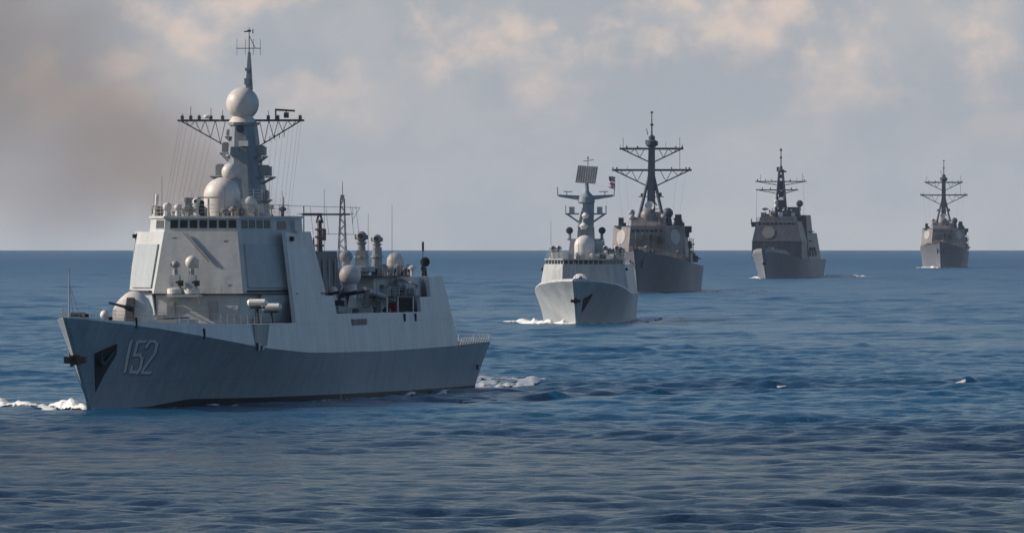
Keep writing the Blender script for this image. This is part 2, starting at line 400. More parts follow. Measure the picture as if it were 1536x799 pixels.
    # anchor pocket: a dark recess with a stowed anchor, both bows
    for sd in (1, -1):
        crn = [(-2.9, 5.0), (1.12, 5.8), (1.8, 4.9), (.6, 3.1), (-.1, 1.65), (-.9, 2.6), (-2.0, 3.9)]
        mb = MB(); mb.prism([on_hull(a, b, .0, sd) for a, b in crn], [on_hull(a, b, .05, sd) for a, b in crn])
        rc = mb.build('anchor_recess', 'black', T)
        mb = MB(); a = on_hull(.7, 5.2, .2, sd); b = on_hull(-1.0, 4.0, .3, sd); mb.tube(a, b, .14, .14)
        mb.tube(b + Vector((0, -.7, .35)), b + Vector((0, .8, .1)), .17, .17); mb.tube(b + Vector((0, -.7, .35)), b + Vector((sd * .1, -.5, 1.1)), .13, .04); mb.tube(b + Vector((0, .8, .1)), b + Vector((sd * .1, .9, .9)), .13, .04)
        mb.build('anchor', 'dark', rc)
    MB().box((0, -5.5, 4.45), (1.8, 1.1, .55)).box((0, -5.3, 4.45), (.6, 1.5, .85)).tube((-.85, -5.7, 4.45), (.85, -5.7, 4.45), .3, .3).build('stem_anchor', 'black', T)
    # black boot topping along the waterline
    for sd in (1, -1):
        mb = MB(); vs = []; fs = []
        zt = [(0, .05), (14, .1), (24, .5), (60, .55), (120, .42), (139.5, .4)]
        us = np.linspace(0.002, 1, 70)
        for u in us:
            v1 = interp(zt, Lw * u) / 4.6
            for (v, o) in ((-.4, .02), (0, .02), (v1, .02), (v1, -.05), (0, -.05), (-.4, -.05)):
                p = P(u, v, sd); vs.append((p.x + sd * o, p.y, p.z))
        for i in range(len(us) - 1):
            for j in range(6): fs.append((i * 6 + j, i * 6 + (j + 1) % 6, (i + 1) * 6 + (j + 1) % 6, (i + 1) * 6 + j))
        fs += [tuple(range(6)), tuple((len(us) - 1) * 6 + j for j in range(6))]
        mb.add(vs, fs).build('boot_topping', 'black', T)
    # fairleads cut in the side plating
    for s in (3.6, 18.5):
        for sd in (1, -1):
            p, z = kn(s); MB().box((sd * (p - .09), s, z + .25), (.14, .5, .95), sd * .12).box((sd * (p - .04), s, z + .25), (.14, .22, .6), sd * .12).build('fairlead', 'black', T)
    for s in (-6.6, -1.6):
        p, z = kn(s); MB().box((p - .25, s, z + .36), (.35, 1.0, .28), .5).build('fairlead', 'black', T)
    # draught hole near the stern
    MB().tube((7.35, 136.4, 2.2), (7.5, 136.4, 2.2), .28, .28, 12).build('discharge_port', 'black', T)
    # jackstaff and foredeck rails
    MB().tube((0, -7.9, 8.1), (0, -7.9, 12.2), .07, .035).tube((0, -7.9, 11.2), (0, -6.2, 8.1), .02, n=5).tube((0, -7.9, 11.2), (.7, -6.8, 8.1), .02, n=5).box((0, -7.9, 12.25), (.1, .1, .15)).build('jackstaff', 'fit_a', T)
    MB().box((.3, -5.8, 8.15), (.7, .8, .4)).tube((-.3, -5.8, 8.3), (.9, -5.8, 8.3), .28, .28, 12).build('windlass', 'dark', T)
    for sd in (1, -1):
        railing(T, [(sd * (kn(s)[0] - .35 - .125 * (interp(dk, s) - kn(s)[1])), s, interp(dk, s)) for s in (-6, -2, 4, 12, 22, 36)], .95, 2.0, r=.012)

    # ---- main gun
    gx, gy, gz = 0.0, 17.0, 7.35
    MB().lathe((gx, gy, gz - .05), [(2.0, 0), (2.0, .25), (1.85, .3)], 28).build('gun_ring', 'fit_a', T)
    mb = MB(); prof = [(-1.9, .0), (-1.55, 1.4), (-.9, 2.2), (.2, 2.75), (1.4, 2.6), (2.1, 1.5), (2.25, 0)]
    wid = [1.55, 1.5, 1.3, 1.15, 1.1, 1.3, 1.45]; vs = []; fs = []
    n = len(prof)
    for (y, z), w in zip(prof, wid):
        for k in range(7):
            a = -1 + 2 * k / 6; vs.append((a * w, gy + y, gz + .2 + z * (1 - .22 * a * a)))
    for i in range(n - 1):
        for k in range(6): fs.append((i * 7 + k, i * 7 + k + 1, (i + 1) * 7 + k + 1, (i + 1) * 7 + k))
    fs.append(tuple(i * 7 for i in range(n))); fs.append(tuple(i * 7 + 6 for i in range(n)))
    fs.append(tuple(range(7))); 
    mb.add(vs, fs); gt = mb.build('gun_turret', 'rad', T, True)
    MB().box((.1, gy - 1.6, gz + 1.25), (.85, .6, 2.2), 0, .8, -.3).build('mantlet', 'dark', gt)
    MB().tube((0, gy - 1.6, gz + 1.45), (-.1, gy - 2.6, gz + 1.55), .24, .2, 12).tube((-.1, gy - 2.6, gz + 1.55), (-.5, gy - 7.2, gz + 1.95), .13, .1, 12).build('barrel', 'dark', gt)
    MB().lathe((-2.0, 14.5, 7.4), [(.2, 0), (.2, .5)], 10).ball((-2.0, 14.5, 8.2), .42, 16, cut=1).build('deck_floodlight', 'white', T, True)
    MB().box((0, 25, 7.5), (6.2, 9.0, .5)).build('missile_deck', 'sup_a', T)
    for i in range(3):
        for sx in (-1, 1):
            MB().lathe((sx * 1.6, 22 + i * 3, 7.75), [(1.05, 0), (1.05, .12), (.9, .2)], 20).build('missile_hatch', 'deck', T)
    MB().box((-1.9, 34, 7.6), (2.2, .2, .9)).build('breakwater', 'fit_a', T)

    # ---- forward superstructure
    B0 = [(-3.7, 43.3), (3.6, 43.3), (7.2, 49.6), (7.3, 64), (-7.3, 64), (-7.2, 49.6)]
    B1 = [(-4.15, 43.55), (4.15, 43.55), (7.7, 49.3), (7.5, 64), (-7.5, 64), (-7.7, 49.3)]
    B2 = [(-3.35, 44.35), (3.45, 44.35), (7.05, 50.2), (6.9, 60), (-6.9, 60), (-7.35, 50.2)]
    L3 = lambda pl, z: [(x, y, z) for x, y in pl]
    fs0 = MB().prism(L3(B0, 7.05), L3([(-3.95, 43.68), (3.75, 43.68), (7.6, 49.4), (7.4, 64), (-7.4, 64), (-7.6, 49.4)], 9.82)).build('forward_house_base', 'sup_a', T)
    fs1 = MB().prism(L3(B1, 9.86), L3(B2, 15.5)).build('forward_house', 'sup_a', T)
    MB().prism(L3([(x * 1.025, y - .14 if y < 60 else y) for x, y in B1], 9.80), L3([(x * 1.025, y - .14 if y < 60 else y) for x, y in B1], 9.92)).build('ledge', 'dark', fs1)
    # phased array covers on the angled faces
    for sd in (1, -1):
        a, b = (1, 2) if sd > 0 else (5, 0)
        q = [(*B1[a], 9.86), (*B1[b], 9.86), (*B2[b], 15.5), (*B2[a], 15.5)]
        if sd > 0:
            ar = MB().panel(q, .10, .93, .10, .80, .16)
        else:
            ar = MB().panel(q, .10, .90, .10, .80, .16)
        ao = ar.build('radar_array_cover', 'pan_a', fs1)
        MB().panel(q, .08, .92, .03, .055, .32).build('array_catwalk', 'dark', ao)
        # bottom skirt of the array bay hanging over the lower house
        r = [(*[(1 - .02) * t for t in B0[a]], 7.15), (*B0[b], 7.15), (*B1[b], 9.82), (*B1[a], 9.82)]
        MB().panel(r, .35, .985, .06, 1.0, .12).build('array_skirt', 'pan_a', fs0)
    for (z, x) in ((8.35, -2.5), (8.35, 1.4)):
        MB().box((x, 43.42, z), (.75, .12, 1.7)).build('door', 'fit_a', fs0)
    for k in range(9): MB().tube((-3.4 + k * .8, 43.25, 9.95), (-3.4 + k * .8, 43.25, 10.75), .02, n=5).build('ledge_stanchion', 'fit_a', fs1) if k not in (2, 3) else None
    for x, z in ((-2.6, 11.2), (2.4, 14.6), (2.9, 10.6), (-2.4, 14.9)):
        MB().box((x, 43.7 + (z - 9.86) * .14, z), (.35, .3, .28)).build('junction_box', 'fit_a', fs1)
    fq = [(*B1[0], 9.86), (*B1[1], 9.86), (*B2[1], 15.5), (*B2[0], 15.5)]
    # awning brace running down the front, its diagonal seen above the twin mounts
    MB().tube((-1.6, 44.2, 15.4), (.9, 43.82, 12.8), .07, .07).tube((-1.3, 44.2, 15.4), (1.2, 43.82, 12.8), .05, .05).build('ladder', 'fit_a', T)
    for x, z in ((-.6, 8.0), (.5, 8.0), (2.2, 7.9)):
        MB().box((x, 44.0, z), (.55, .3, .5)).build('vent_box', 'dark', T)
    MB().tube((-3.0, 44.1, 9.7), (-3.0, 44.3, 7.2), .04, n=6).tube((-1.9, 44.1, 9.7), (-1.9, 44.3, 7.2), .04, n=6).build('pipe', 'fit_a', T)
    for x in (-4.6, -5.3, -6.0):
        MB().tube((x, 44.2 + (abs(x) - 4.2) * 1.6, 9.6), (x, 44.4 + (abs(x) - 4.2) * 1.6, 7.2), .05, n=6).build('pipe', 'fit_a', T)
    MB().box((7.15, 49.6, 14.85), (.8, .7, .42), .0).build('side_light_box', 'black', T); MB().box((-7.1, 50, 15.1), (.8, .6, .35)).build('side_light_box', 'black', T)

    # ---- bridge
    G1 = [(-3.3, 44.9), (3.5, 44.9), (5.35, 47.6), (7.2, 50.4), (7.2, 55), (-6.9, 55), (-6.6, 50.8), (-4.6, 47.6)]
    G1 = [(-3.35, 44.5), (3.55, 44.5), (5.9, 48.2), (7.0, 51.0), (7.0, 56), (-6.3, 56), (-6.3, 51.5), (-4.9, 47.6)]
    G2 = [(x * .985, y + .1) for x, y in G1]
    br = MB().prism(L3(G1, 15.5), L3(G2, 16.72)).build('bridge', 'sup_a', T)
    MB().prism(L3([(x * 1.03, 50 + (y - 50) * 1.04) for x, y in G2], 16.72), L3([(x * 1.03, 50 + (y - 50) * 1.04) for x, y in G2], 16.93)).build('bridge_roof', 'sup_a', T)
    def windows(a, b, n, u0, u1, z0=.26, z1=.86, par=br):
        q = [(*G1[a], 15.5), (*G1[b], 15.5), (*G2[b], 16.72), (*G2[a], 16.72)]
        st = (u1 - u0) / n
        for k in range(n):
            MB().panel(q, u0 + st * (k + .12), u0 + st * (k + .9), z0, z1, .035).build('window', 'glass', par)
            MB().panel(q, u0 + st * (k + .10), u0 + st * (k + .92), z0 - .05, z0 - .01, .06).build('window_sill', 'sup_a', par)
    windows(0, 1, 7, .06, .98); windows(1, 2, 4, .06, .95); windows(7, 0, 4, .05, .95); windows(2, 3, 1, .2, .8, .15, .8)
    MB().box((6.6, 52.5, 15.6), (1.6, 3.0, .2)).box((7.3, 52.5, 16.1), (.08, 3.0, .9)).box((6.6, 51.1, 16.1), (1.5, .08, .9)).build('bridge_wing', 'sup_a', T)
    # ---- bridge roof gear
    RZ = 16.93
    railing(T, [(-6.0, 51, RZ), (-4.8, 47.6, RZ), (-3.3, 44.6, RZ), (3.4, 44.6, RZ), (5.6, 48.2, RZ), (6.8, 51, RZ)], 1.0, 1.2, r=.018)
    radome(T, (0, 53.6, 18.75), 1.68, RZ, label='big grey-white dome in front of the mast', wide=.97)
    radome(T, (0, 57.2, 20.95), .82, 19.3, label='smaller dome half hidden above the big one', wide=.8)
    MB().prism(L3([(-1.1, 56.4), (1.1, 56.4), (1.1, 58.4), (-1.1, 58.4)], RZ), L3([(-.75, 56.7), (.75, 56.7), (.75, 58.2), (-.75, 58.2)], 20.4)).build('dome_pedestal', 'mast_a', T)
    radome(T, (2.6, 53.0, 18.0), .78, RZ, name='small_radome', wide=.85)
    radome(T, (-4.0, 48.6, 17.75), .42, RZ, name='small_radome', wide=.9)
    radome(T, (-3.2, 49.5, 17.7), .36, RZ, name='small_radome', wide=.9)
    MB().box((-2.0, 50.5, 17.7), (1.3, 1.0, 1.4)).box((-2.1, 50.3, 18.5), (1.5, 1.2, .15)).tube((-2.5, 49.9, 18.6), (-2.5, 49.9, 18.2), .42, .42, 14).build('director_housing', 'fit_a', T)
    MB().tube((-5.4, 50.2, RZ), (-5.4, 50.2, 17.7), .35, .2, 10).tube((-5.4, 50.2, 17.7), (-5.3, 50.2, 18.9), .17, .17, 12).build('satellite_horn', 'white', T)
    MB().box((3.9, 50.8, 17.5), (1.5, 1.2, 1.1)).tube((3.6, 50.1, 17.5), (3.6, 49.9, 17.5), .3, .3, 12).build('jammer_box', 'mast_a', T)
    fire_director(T, -.8, 46.3, RZ, .55, 'white', 'optical_sight')
    MB().tube((.4, 46.0, RZ), (.4, 46.0, 18.5), .1, .1, 8).box((.4, 46.0, 18.6), (1.9, .12, .12)).build('navigation_radar', 'fit_a', T)
    MB().tube((-.3, 46.4, RZ), (-.3, 46.4, 17.9), .28, .22, 10).ball((-.3, 46.4, 18.1), .25, 12, cut=1).build('pelorus', 'dark', T, True)
    crate_clutter(T, rng, (-5.6, 6.0), (48.5, 53.5), RZ, 16, .3, .8)
    crate_clutter(T, rng, (-2.5, 3.8), (45.2, 47.0), RZ, 8, .25, .5)
    for x, y, h in ((-4.7, 49.5, 20.6), (-6.0, 52, 19.0), (5.2, 50, 20.2), (6.2, 51, 19.2), (1.7, 47, 19.6), (-1.4, 47.2, 19.3), (4.6, 52, 18.9), (3.0, 46, 18.4)):
        whip(T, x, y, RZ, h, .03)

    # ---- mast tower
    MY = 62.5
    def plan(hw, d, y=MY): return [(-hw * .45, y - d), (hw * .45, y - d), (hw, y - d * .35), (hw, y + d), (-hw, y + d), (-hw, y - d * .35)]
    mt = MB().prism(L3([(x + .25, y) for x, y in plan(1.95, 2.0)], 16.9), L3([(x + .1, y) for x, y in plan(1.45, 1.5)], 21.5)).prism(L3([(x + .1, y) for x, y in plan(1.45, 1.5)], 21.502), L3(plan(1.12, 1.15), 25.3)).build('mast_tower', 'mast_a', T)
    MB().prism(L3(plan(1.3, 1.35), 25.302), L3(plan(1.3, 1.35), 25.55)).build('mast_cap', 'mast_a', T)
    radome(T, (0, MY - .1, 27.25), 1.52, 25.55, label='round dome crowning the mast', wide=.86)
    MB().lathe((.1, MY + .3, 23.4), [(.35, -.02), (.75, .5), (.9, 1.0), (.35, 1.3)], 20).build('mast_bulge', 'mast_a', T, True)
    MB().tube((0, MY - 1.0, 24.9), (0, MY - 1.45, 24.9), .3, .3, 14).build('navigation_lamp', 'dark', T)
    MB().box((-.55, MY - 1.3, 22.9), (.9, .7, .8), .4, .8).box((.5, MY - 1.35, 23.6), (1.0, .6, .5), -.3).build('mast_sensor', 'mast_a', T)
    def platform(x0, x1, z, y=MY, d=1.8, boxes=()):
        mb = MB(); hx = x1 if abs(x1) > abs(x0) else x0; root = x0 if hx == x1 else x1
        mb.box(((x0 + x1) / 2, y, z), (abs(x1 - x0), d, .12)); mb.tube((hx, y - d * .3, z), (root, y - d * .3, z - .9), .07, n=6); mb.tube((hx, y + d * .3, z), (root, y + d * .3, z - .9), .07, n=6)
        pl = mb.build('mast_platform', 'mast_a', T)
        for (bx, bh, bwd) in boxes:
            MB().box((bx, y, z + .1 + bh / 2), (bwd, .9, bh)).box((bx, y - .1, z + .15 + bh), (bwd * .7, .6, .15)).build('mast_sensor', 'fit_a', T)
    platform(-2.9, -1.2, 20.55, boxes=((-2.1, .95, .75),)); platform(1.2, 2.95, 20.5, boxes=((2.0, .9, 1.3),))
    platform(-2.0, -1.1, 22.7, boxes=((-1.6, .8, .55),)); platform(1.0, 2.2, 22.4, boxes=((1.7, .8, .9),))
    platform(1.2, 2.6, 18.4, boxes=((2.3, .7, .25),)); MB().box((.6, MY - 1.9, 18.4), (3.4, .8, .12)).build('mast_platform', 'mast_a', T)
    platform(-1.5, -.6, 24.2, boxes=((-1.2, .5, .5),))
    railing(T, [(-.9, MY - 2.2, 18.46), (2.3, MY - 2.2, 18.46)], .9, .7, r=.018)
    # yard
    yard(T, MY, 25.72, -6.15, 5.75, .10, 2.6, 1.15, 'wire', 'yard', True, 5)
    MB().tube((-6.0, MY + .9, 25.7), (5.6, MY + .9, 25.7), .07, n=6).box((-3.6, MY + .45, 25.72), (5.0, .9, .06)).box((3.5, MY + .45, 25.72), (4.2, .9, .06)).build('yard_walkway', 'wire', T)
    for x, k in ((-5.7, .6), (-4.9, 1.2), (-4.1, .5), (-3.0, 1.1), (-1.9, .9), (2.4, .8), (3.3, .5), (5.4, .5)):
        MB().tube((x, MY, 25.8), (x, MY, 25.8 + k), .045, .03, 6).box((x, MY, 26.0), (.26, .26, .35)).build('yard_antenna', 'wire', T)
    MB().lathe((-3.35, MY, 25.9), [(.12, 0), (.34, .12), (.34, .28), (.05, .4)], 14).build('yard_lamp', 'white', T, True)
    MB().tube((3.1, MY, 25.8), (3.1, MY, 26.8), .08, n=6).tube((3.1, MY, 26.7), (4.9, MY, 26.6), .1, .1, 6).box((4.1, MY, 26.2), (.4, .4, .5)).tube((4.1, MY, 26.1), (4.1, MY, 26.6), .05, n=6).build('boom_radar', 'wire', T)
    # halyards
    for i, x in enumerate((-5.9, -5.6, -5.2, -4.6, -4.2, -3.7, -3.1, -2.6)):
        MB().tube((x, MY, 25.7), (x * .86 - .6, MY - 8, 17.0), .010, n=4).build('halyard', 'wire', T)
    for i, x in enumerate((5.5, 5.2, 4.8, 4.4, 3.9, 3.4, 2.9)):
        MB().tube((x, MY, 25.7), (x * .95 + .5, MY - 6, 17.0), .010, n=4).build('halyard', 'wire', T)
    for x in (1.9, 2.35, 2.8, 3.25, 3.7):
        MB().box((x + .2, MY, 23.9 + (x - 1.9) * .3), (.05, .05, .5)).build('halyard_clip', 'wire', T)
    # top mast
    tm = MB().prism(L3([(.3, MY - .3), (.9, MY - .3), (.9, MY + .3), (.3, MY + .3)], 28.5), L3([(.5, MY - .1), (.72, MY - .1), (.72, MY + .1), (.5, MY + .1)], 32.0)).box((.45, MY - .1, 29.3), (.5, .4, .6)).box((.5, MY - .1, 30.4), (.45, .4, .3)).build('top_mast', 'mast_a', T)
    mb = MB().tube((.6, MY, 32), (.6, MY, 34.25), .06, .035, 6).tube((.6, MY, 33.5), (1.15, MY, 32.4), .035, n=5).tube((-.6, MY, 32.35), (1.7, MY, 32.35), .04, n=5)
    for x in (-.55, .25, 1.0, 1.65): mb.tube((x, MY, 31.7), (x, MY, 33.2), .022, n=5)
    mb.box((.35, MY, 33.9), (.45, .1, .12)).box((.95, MY, 33.9), (.08, .1, .4)).box((.6, MY, 33.95), (.3, .2, .2)); mb.build('top_antenna', 'wire', T)

    # ---- twin close-in mounts on the ledge in front of the bridge
    for cx, big in ((-1.9, 0), (-.4, 1)):
        mb = MB(); z0 = 9.9; y0 = 42.6
        mb.lathe((cx, y0, z0), [(.75, 0), (.75, .45), (.6, .5)], 18)
        bo = mb.build('close_in_mount', 'white', T)
        MB().box((cx, y0, z0 + 1.05), (.95, .9, 1.3), 0, .85).box((cx - .38, y0 - .05, z0 + 1.2), (.28, .8, .9), 0, .8).build('mount_body', 'sup_a', bo)
        MB().box((cx + .55, y0 - .3, z0 + .95), (.35, .8, .5)).tube((cx + .55, y0 - .6, z0 + 1.0), (cx + .55, y0 - 2.0, z0 + 1.05), .11, .1, 8).build('barrels', 'dark', bo)
        MB().tube((cx, y0, z0 + 1.7), (cx, y0, z0 + 2.25), .26, .24, 10).build('sensor_neck', 'fit_a', bo)
        if big: MB().ball((cx, y0, z0 + 2.85), .58, 20, cut=1).box((cx + .3, y0 + .2, z0 + 2.7), (.5, .7, .8)).build('tracking_radar', 'rad', bo, True)
        else: MB().ball((cx, y0, z0 + 2.65), .36, 16, cut=1).box((cx + .3, y0, z0 + 2.6), (.22, .5, .35)).box((cx - .3, y0, z0 + 2.6), (.2, .5, .3)).build('optical_sight', 'fit_a', bo, True)
    MB().box((-1.1, 42.9, 9.72), (3.0, 1.8, .22)).tube((-2.3, 42.4, 9.6), (-2.3, 44.2, 8.4), .06, n=6).tube((.2, 42.4, 9.6), (.2, 44.2, 8.4), .06, n=6).build('mount_platform', 'white', T)

    # ---- life rafts and torpedo sponson on the port shoulder
    for sd in (1, -1):
        for x, y, z in ((7.0, 36.5, 9.15), (7.8, 38.8, 8.75)) if sd > 0 else ():
            mb = MB().tube((sd * x - .72, y, z), (sd * x + .72, y, z), .33, .33, 14); mb.tube((sd * x - .9, y, z), (sd * x - .72, y, z), .2, .33, 14); mb.tube((sd * x + .72, y, z), (sd * x + .9, y, z), .33, .2, 14)
            MB_ = mb.build('life_raft', 'white', T, True)
            MB().box((sd * x, y, z - .45), (1.3, .5, .2)).tube((sd * x, y, z - .5), (sd * x, y + .4, 7.2), .1).build('raft_cradle', 'dark', MB_)
        mb = MB()
        mb.prism([(sd * 6.7, 31.7, 5.3), (sd * 7.8, 31.9, 5.3), (sd * 8.3, 34.6, 5.3), (sd * 7.0, 34.6, 5.3)], [(sd * 6.5, 31.4, 7.25), (sd * 7.8, 31.6, 7.25), (sd * 8.5, 34.8, 7.25), (sd * 7.0, 34.8, 7.25)])
        sp = mb.build('boarding_sponson', 'fit_a', T)
        for k in range(4): MB().tube((sd * 8.0, 31.9 + k * .8, 5.6), (sd * 8.0, 31.9 + k * .8, 4.9), .11, .09).build('fender', 'white' if k % 2 else 'dark', sp)

    # ---- midships: funnel block, aft mast, boats
    MB().prism(L3([(-4.2, 64), (4.2, 64), (4.2, 88), (-4.2, 88)], 7.05), L3([(-3.6, 65.0), (3.7, 65.0), (3.9, 86), (-3.6, 86)], 13.65)).build('forward_funnel', 'funnel', T)
    MB().box((0, 71, 13.9), (5.4, 8, .7), 0, .92).build('funnel_cap', 'black', T)
    for x in (-1.4, 1.4): MB().tube((x, 71, 14.0), (x, 71.6, 14.9), .9, .85, 16).build('exhaust_pipe', 'black', T)
    for k in range(8): MB().box((4.08, 66 + k * 2.6, 10.2), (.12, .25, 5.4), 0, 1).build('funnel_rib', 'fit_a', T)
    MB().box((0, 91, 8.1), (8.6, 17, 2.2)).build('midship_house', 'sup_a', T)
    MB().prism(L3([(-3.4, 83.4), (3.4, 83.4), (3.4, 96), (-3.4, 96)], 9.2), L3([(-2.9, 84), (2.9, 84), (2.9, 95), (-2.9, 95)], 11.4)).build('aft_funnel', 'sup_a', T)
    # flat-yagi post with its boom
    px = 4.05; py = 77.5
    mb = MB().tube((px, py, 13.6), (px, py, 16.6), .30, .2, 10).tube((px - .3, py, 16.3), (px - .1, py, 17.0), .1).tube((px + .3, py, 16.3), (px + .1, py, 17.0), .1)
    for z in (14.2, 15.0, 15.7): mb.box((px, py, z), (.75, .5, .18))
    mb.build('antenna_post', 'funnel', T)
    mb = MB().box((px + .6, py, 17.1), (4.6, .14, .17)).box((px - .6, py, 17.1), (1.6, .3, .25))
    for x in np.arange(-2.3, 2.9, .45): mb.tube((px + x + .4, py - 1, 17.15), (px + x + .4, py + 1, 17.15), .03, n=5)
    mb.build('beam_antenna', 'wire', T)
    MB().tube((px - 1.5, py, 13.2), (px - 1.5, py, 17.9), .07, .05).build('pole', 'dark', T)
    for x, c in ((px - 1.1, 'red'), (px - .45, 'red'), (px - .8, 'white')):
        MB().prism([(x - .14, py - .5, 13.4), (x + .14, py - .5, 13.4), (x + .16, py - .4, 13.3), (x - .1, py - .4, 13.3)], [(x - .06, py - .5, 14.9), (x + .02, py - .5, 15.0), (x + .02, py - .4, 15.0), (x - .06, py - .4, 14.9)]).build('signal_bunting', c, T)
    # small antennas forward of it
    MB().tube((2.9, 62, 13.6), (2.9, 62, 17.1), .07).box((2.9, 62, 16.4), (.6, .4, .5)).build('pole', 'dark', T)
    MB().box((4.6, 58.5, 14.9), (2.2, 2, 1.1)).box((5.8, 57, 15.3), (.8, .8, 1.0)).build('signal_house', 'dark', T)
    crate_clutter(T, rng, (3.5, 6.0), (52.5, 57), 14.9, 7, .4, .9, ('dark', 'dark', 'fit_a'))
    MB().box((5.2, 54.5, 14.6), (3.2, 5, .6)).build('wing_deck', 'dark', T)
    whip(T, 4.8, 58, 15.4, 18.7, .06)
    # lattice mast with wire aerials
    lx, ly = 3.4, 91.0
    mb = MB(); H0, H1 = 11.3, 18.6
    cs = lambda z: .42 - .25 * (z - H0) / (H1 - H0)
    zs = np.linspace(H0, H1, 13)
    for i in range(12):
        a, b = cs(zs[i]), cs(zs[i + 1])
        for sx, sy in ((-1, -1), (1, -1), (1, 1), (-1, 1)):
            mb.tube((lx + sx * a, ly + sy * a, zs[i]), (lx + sx * b, ly + sy * b, zs[i + 1]), .05, n=5)
        for sy in (-1, 1):
            s1 = 1 if i % 2 else -1
            mb.tube((lx - s1 * a, ly + sy * a, zs[i]), (lx + s1 * b, ly + sy * b, zs[i + 1]), .035, n=4); mb.tube((lx + sy * a, ly - s1 * a, zs[i]), (lx + sy * b, ly + s1 * b, zs[i + 1]), .035, n=4)
    mb.tube((lx, ly, H1 - .1), (lx, ly, 20.2), .06, .03).box((lx, ly, 18.7), (.32, .3, .5)).build('lattice_mast', 'fit_a', T)
    mb = MB().tube((lx - 6.2, ly, 17.95), (lx + 1.7, ly, 17.75), .03, n=4).tube((lx - 2.2, ly, 15.3), (lx + 2.0, ly, 15.2), .03, n=4)
    for x in (-3.1, -1.6, .8, 1.3): mb.tube((lx + x, ly, 17.85), (lx + x + .3, ly, 15.2), .02, n=4)
    mb.tube((lx + 1.7, ly, 17.75), (lx + 1.0, ly, 16.6), .02, n=4).tube((lx + 1.0, ly, 17.75), (lx + 1.0, ly, 16.2), .02, n=4).build('wire_aerial', 'wire', T)
    MB().tube((lx - 1.75, ly, 11.5), (lx - 1.75, ly, 19.5), .035, .02, 5).build('whip_antenna', 'wire', T); MB().box((lx - 1.75, ly, 15.2), (.35, .1, 1.1)).build('halyard_box', 'wire', T)
    # aft domes and directors (port row)
    radome(T, (4.0, 89.8, 13.15), .62, 11.3, 'fit_a', name='small_radome', label='grubby dome on a pedestal beside the lattice mast', wide=.6)
    radome(T, (4.6, 88.8, 11.35), 1.03, 9.25, name='radome', label='egg-shaped grey radome amidships', wide=.62)
    radome(T, (5.2, 78.0, 9.95), .47, 9.1, name='small_radome', wide=.85)
    MB().tube((5.2, 78, 8.0), (5.2, 78, 9.1), .34, .5, 14).build('dome_pedestal', 'fit_a', T)
    for (x, y, z, s_) in ((3.9, 97.5, 12.1, 1.0), (3.7, 106, 11.2, 1.0)):
        pass
    MB().prism(L3([(3.3, 96.6), (4.5, 96.6), (4.5, 98.4), (3.3, 98.4)], 9.25), L3([(3.45, 96.9), (4.4, 96.9), (4.4, 98.2), (3.45, 98.2)], 13.7)).lathe((3.9, 97.5, 11.7), [(.5, -.1), (1.35, 0), (1.2, .45), (.6, .55)], 18).build('director_pedestal', 'fit_a', T)
    fire_director(T, 3.9, 97.5, 13.0, .85, 'fit_a')
    MB().tube((3.75, 105.5, 11.2), (3.75, 105.5, 14.0), .55, .45, 12).build('director_pedestal', 'fit_a', T)
    fire_director(T, 3.75, 105.5, 13.0, .75, 'fit_a')
    whip(T, 3.2, 104, 11.2, 17.2, .03); whip(T, 4.7, 108, 11.2, 18.0, .03)
    # hangar
    MB().prism(L3([(-7.3, 108), (7.2, 108), (7.2, 119.2), (-7.3, 119.2)], 4.5), L3([(-6.7, 108.5), (6.7, 108.5), (6.7, 118), (-6.7, 118)], 11.18)).build('hangar', 'sup_a', T)
    MB().box((0, 102.5, 9.1), (10.5, 12, 4.15)).build('hangar_front_house', 'sup_a', T)
    MB().box((3.4, 101.5, 11.25), (6.2, 13, .14)).build('upper_deck_edge', 'dark', T)
    MB().box((6.2, 101.7, 9.3), (2.4, 12.2, .14)).build('gallery_deck', 'dark', T)
    radome(T, (4.2, 112.0, 12.65), .82, 12.05, name='radome', label='white dome on short legs on the hangar roof', rb=.80)
    mb = MB().lathe((4.2, 112, 11.85), [(.86, 0), (.86, .22)], 18)
    for a in range(5): mb.tube((4.2 + .6 * math.cos(a * 1.257), 112 + .6 * math.sin(a * 1.257), 11.2), (4.2 + .6 * math.cos(a * 1.257), 112 + .6 * math.sin(a * 1.257), 11.9), .08)
    mb.build('dome_stand', 'fit_a', T)
    # gallery gear: white missile tubes, rails, red locker
    for k in range(4):
        a = Vector((6.3, 104.2 + k * 1.5, 10.4)); d = Vector((1.15, -1.2, -.0))
        MB().tube(a + Vector((-.6, .6, .35)), a + Vector((.9, -1.2, -.15)), .19, .19, 12).build('missile_tube', 'white' if k < 3 else 'fit_a', T)
    MB().box((6.3, 106.5, 9.8), (.9, 5.5, .5)).build('tube_rack', 'dark', T)
    MB().tube((5.8, 92.0, 9.85), (6.9, 98.0, 9.0), .26, .26, 14).build('torpedo_tube', 'fit_a', T); MB().tube((5.3, 92.0, 10.05), (6.4, 98.0, 9.2), .26, .26, 14).build('torpedo_tube', 'fit_a', T)
    MB().box((5.75, 103.2, 8.2), (.9, 1.3, .8)).box((5.75, 103.2, 8.64), (1.0, 1.4, .08)).build('red_locker', 'red', T)
    MB().box((5.5, 97.0, 8.15), (1.1, 1.7, 1.5)).build('deck_locker', 'fit_a', T); MB().box((5.4, 100, 7.9), (.7, .9, 1.0)).build('deck_locker', 'fit_a', T)
    for y in (92.5, 97.5, 104.8): MB().tube((7.4, y, 7.0), (7.4, y, 9.3), .08).build('stanchion', 'white', T)
    whip(T, 7.3, 94, 7.0, 12.0, .03); whip(T, 7.3, 88, 7.0, 11.0, .03)
    crate_clutter(T, rng, (4.9, 6.9), (84, 105), 7.02, 26, .5, 1.2)
    crate_clutter(T, rng, (3.8, 6.2), (99, 108), 11.3, 10, .3, .7, ('dark', 'fit_a'))
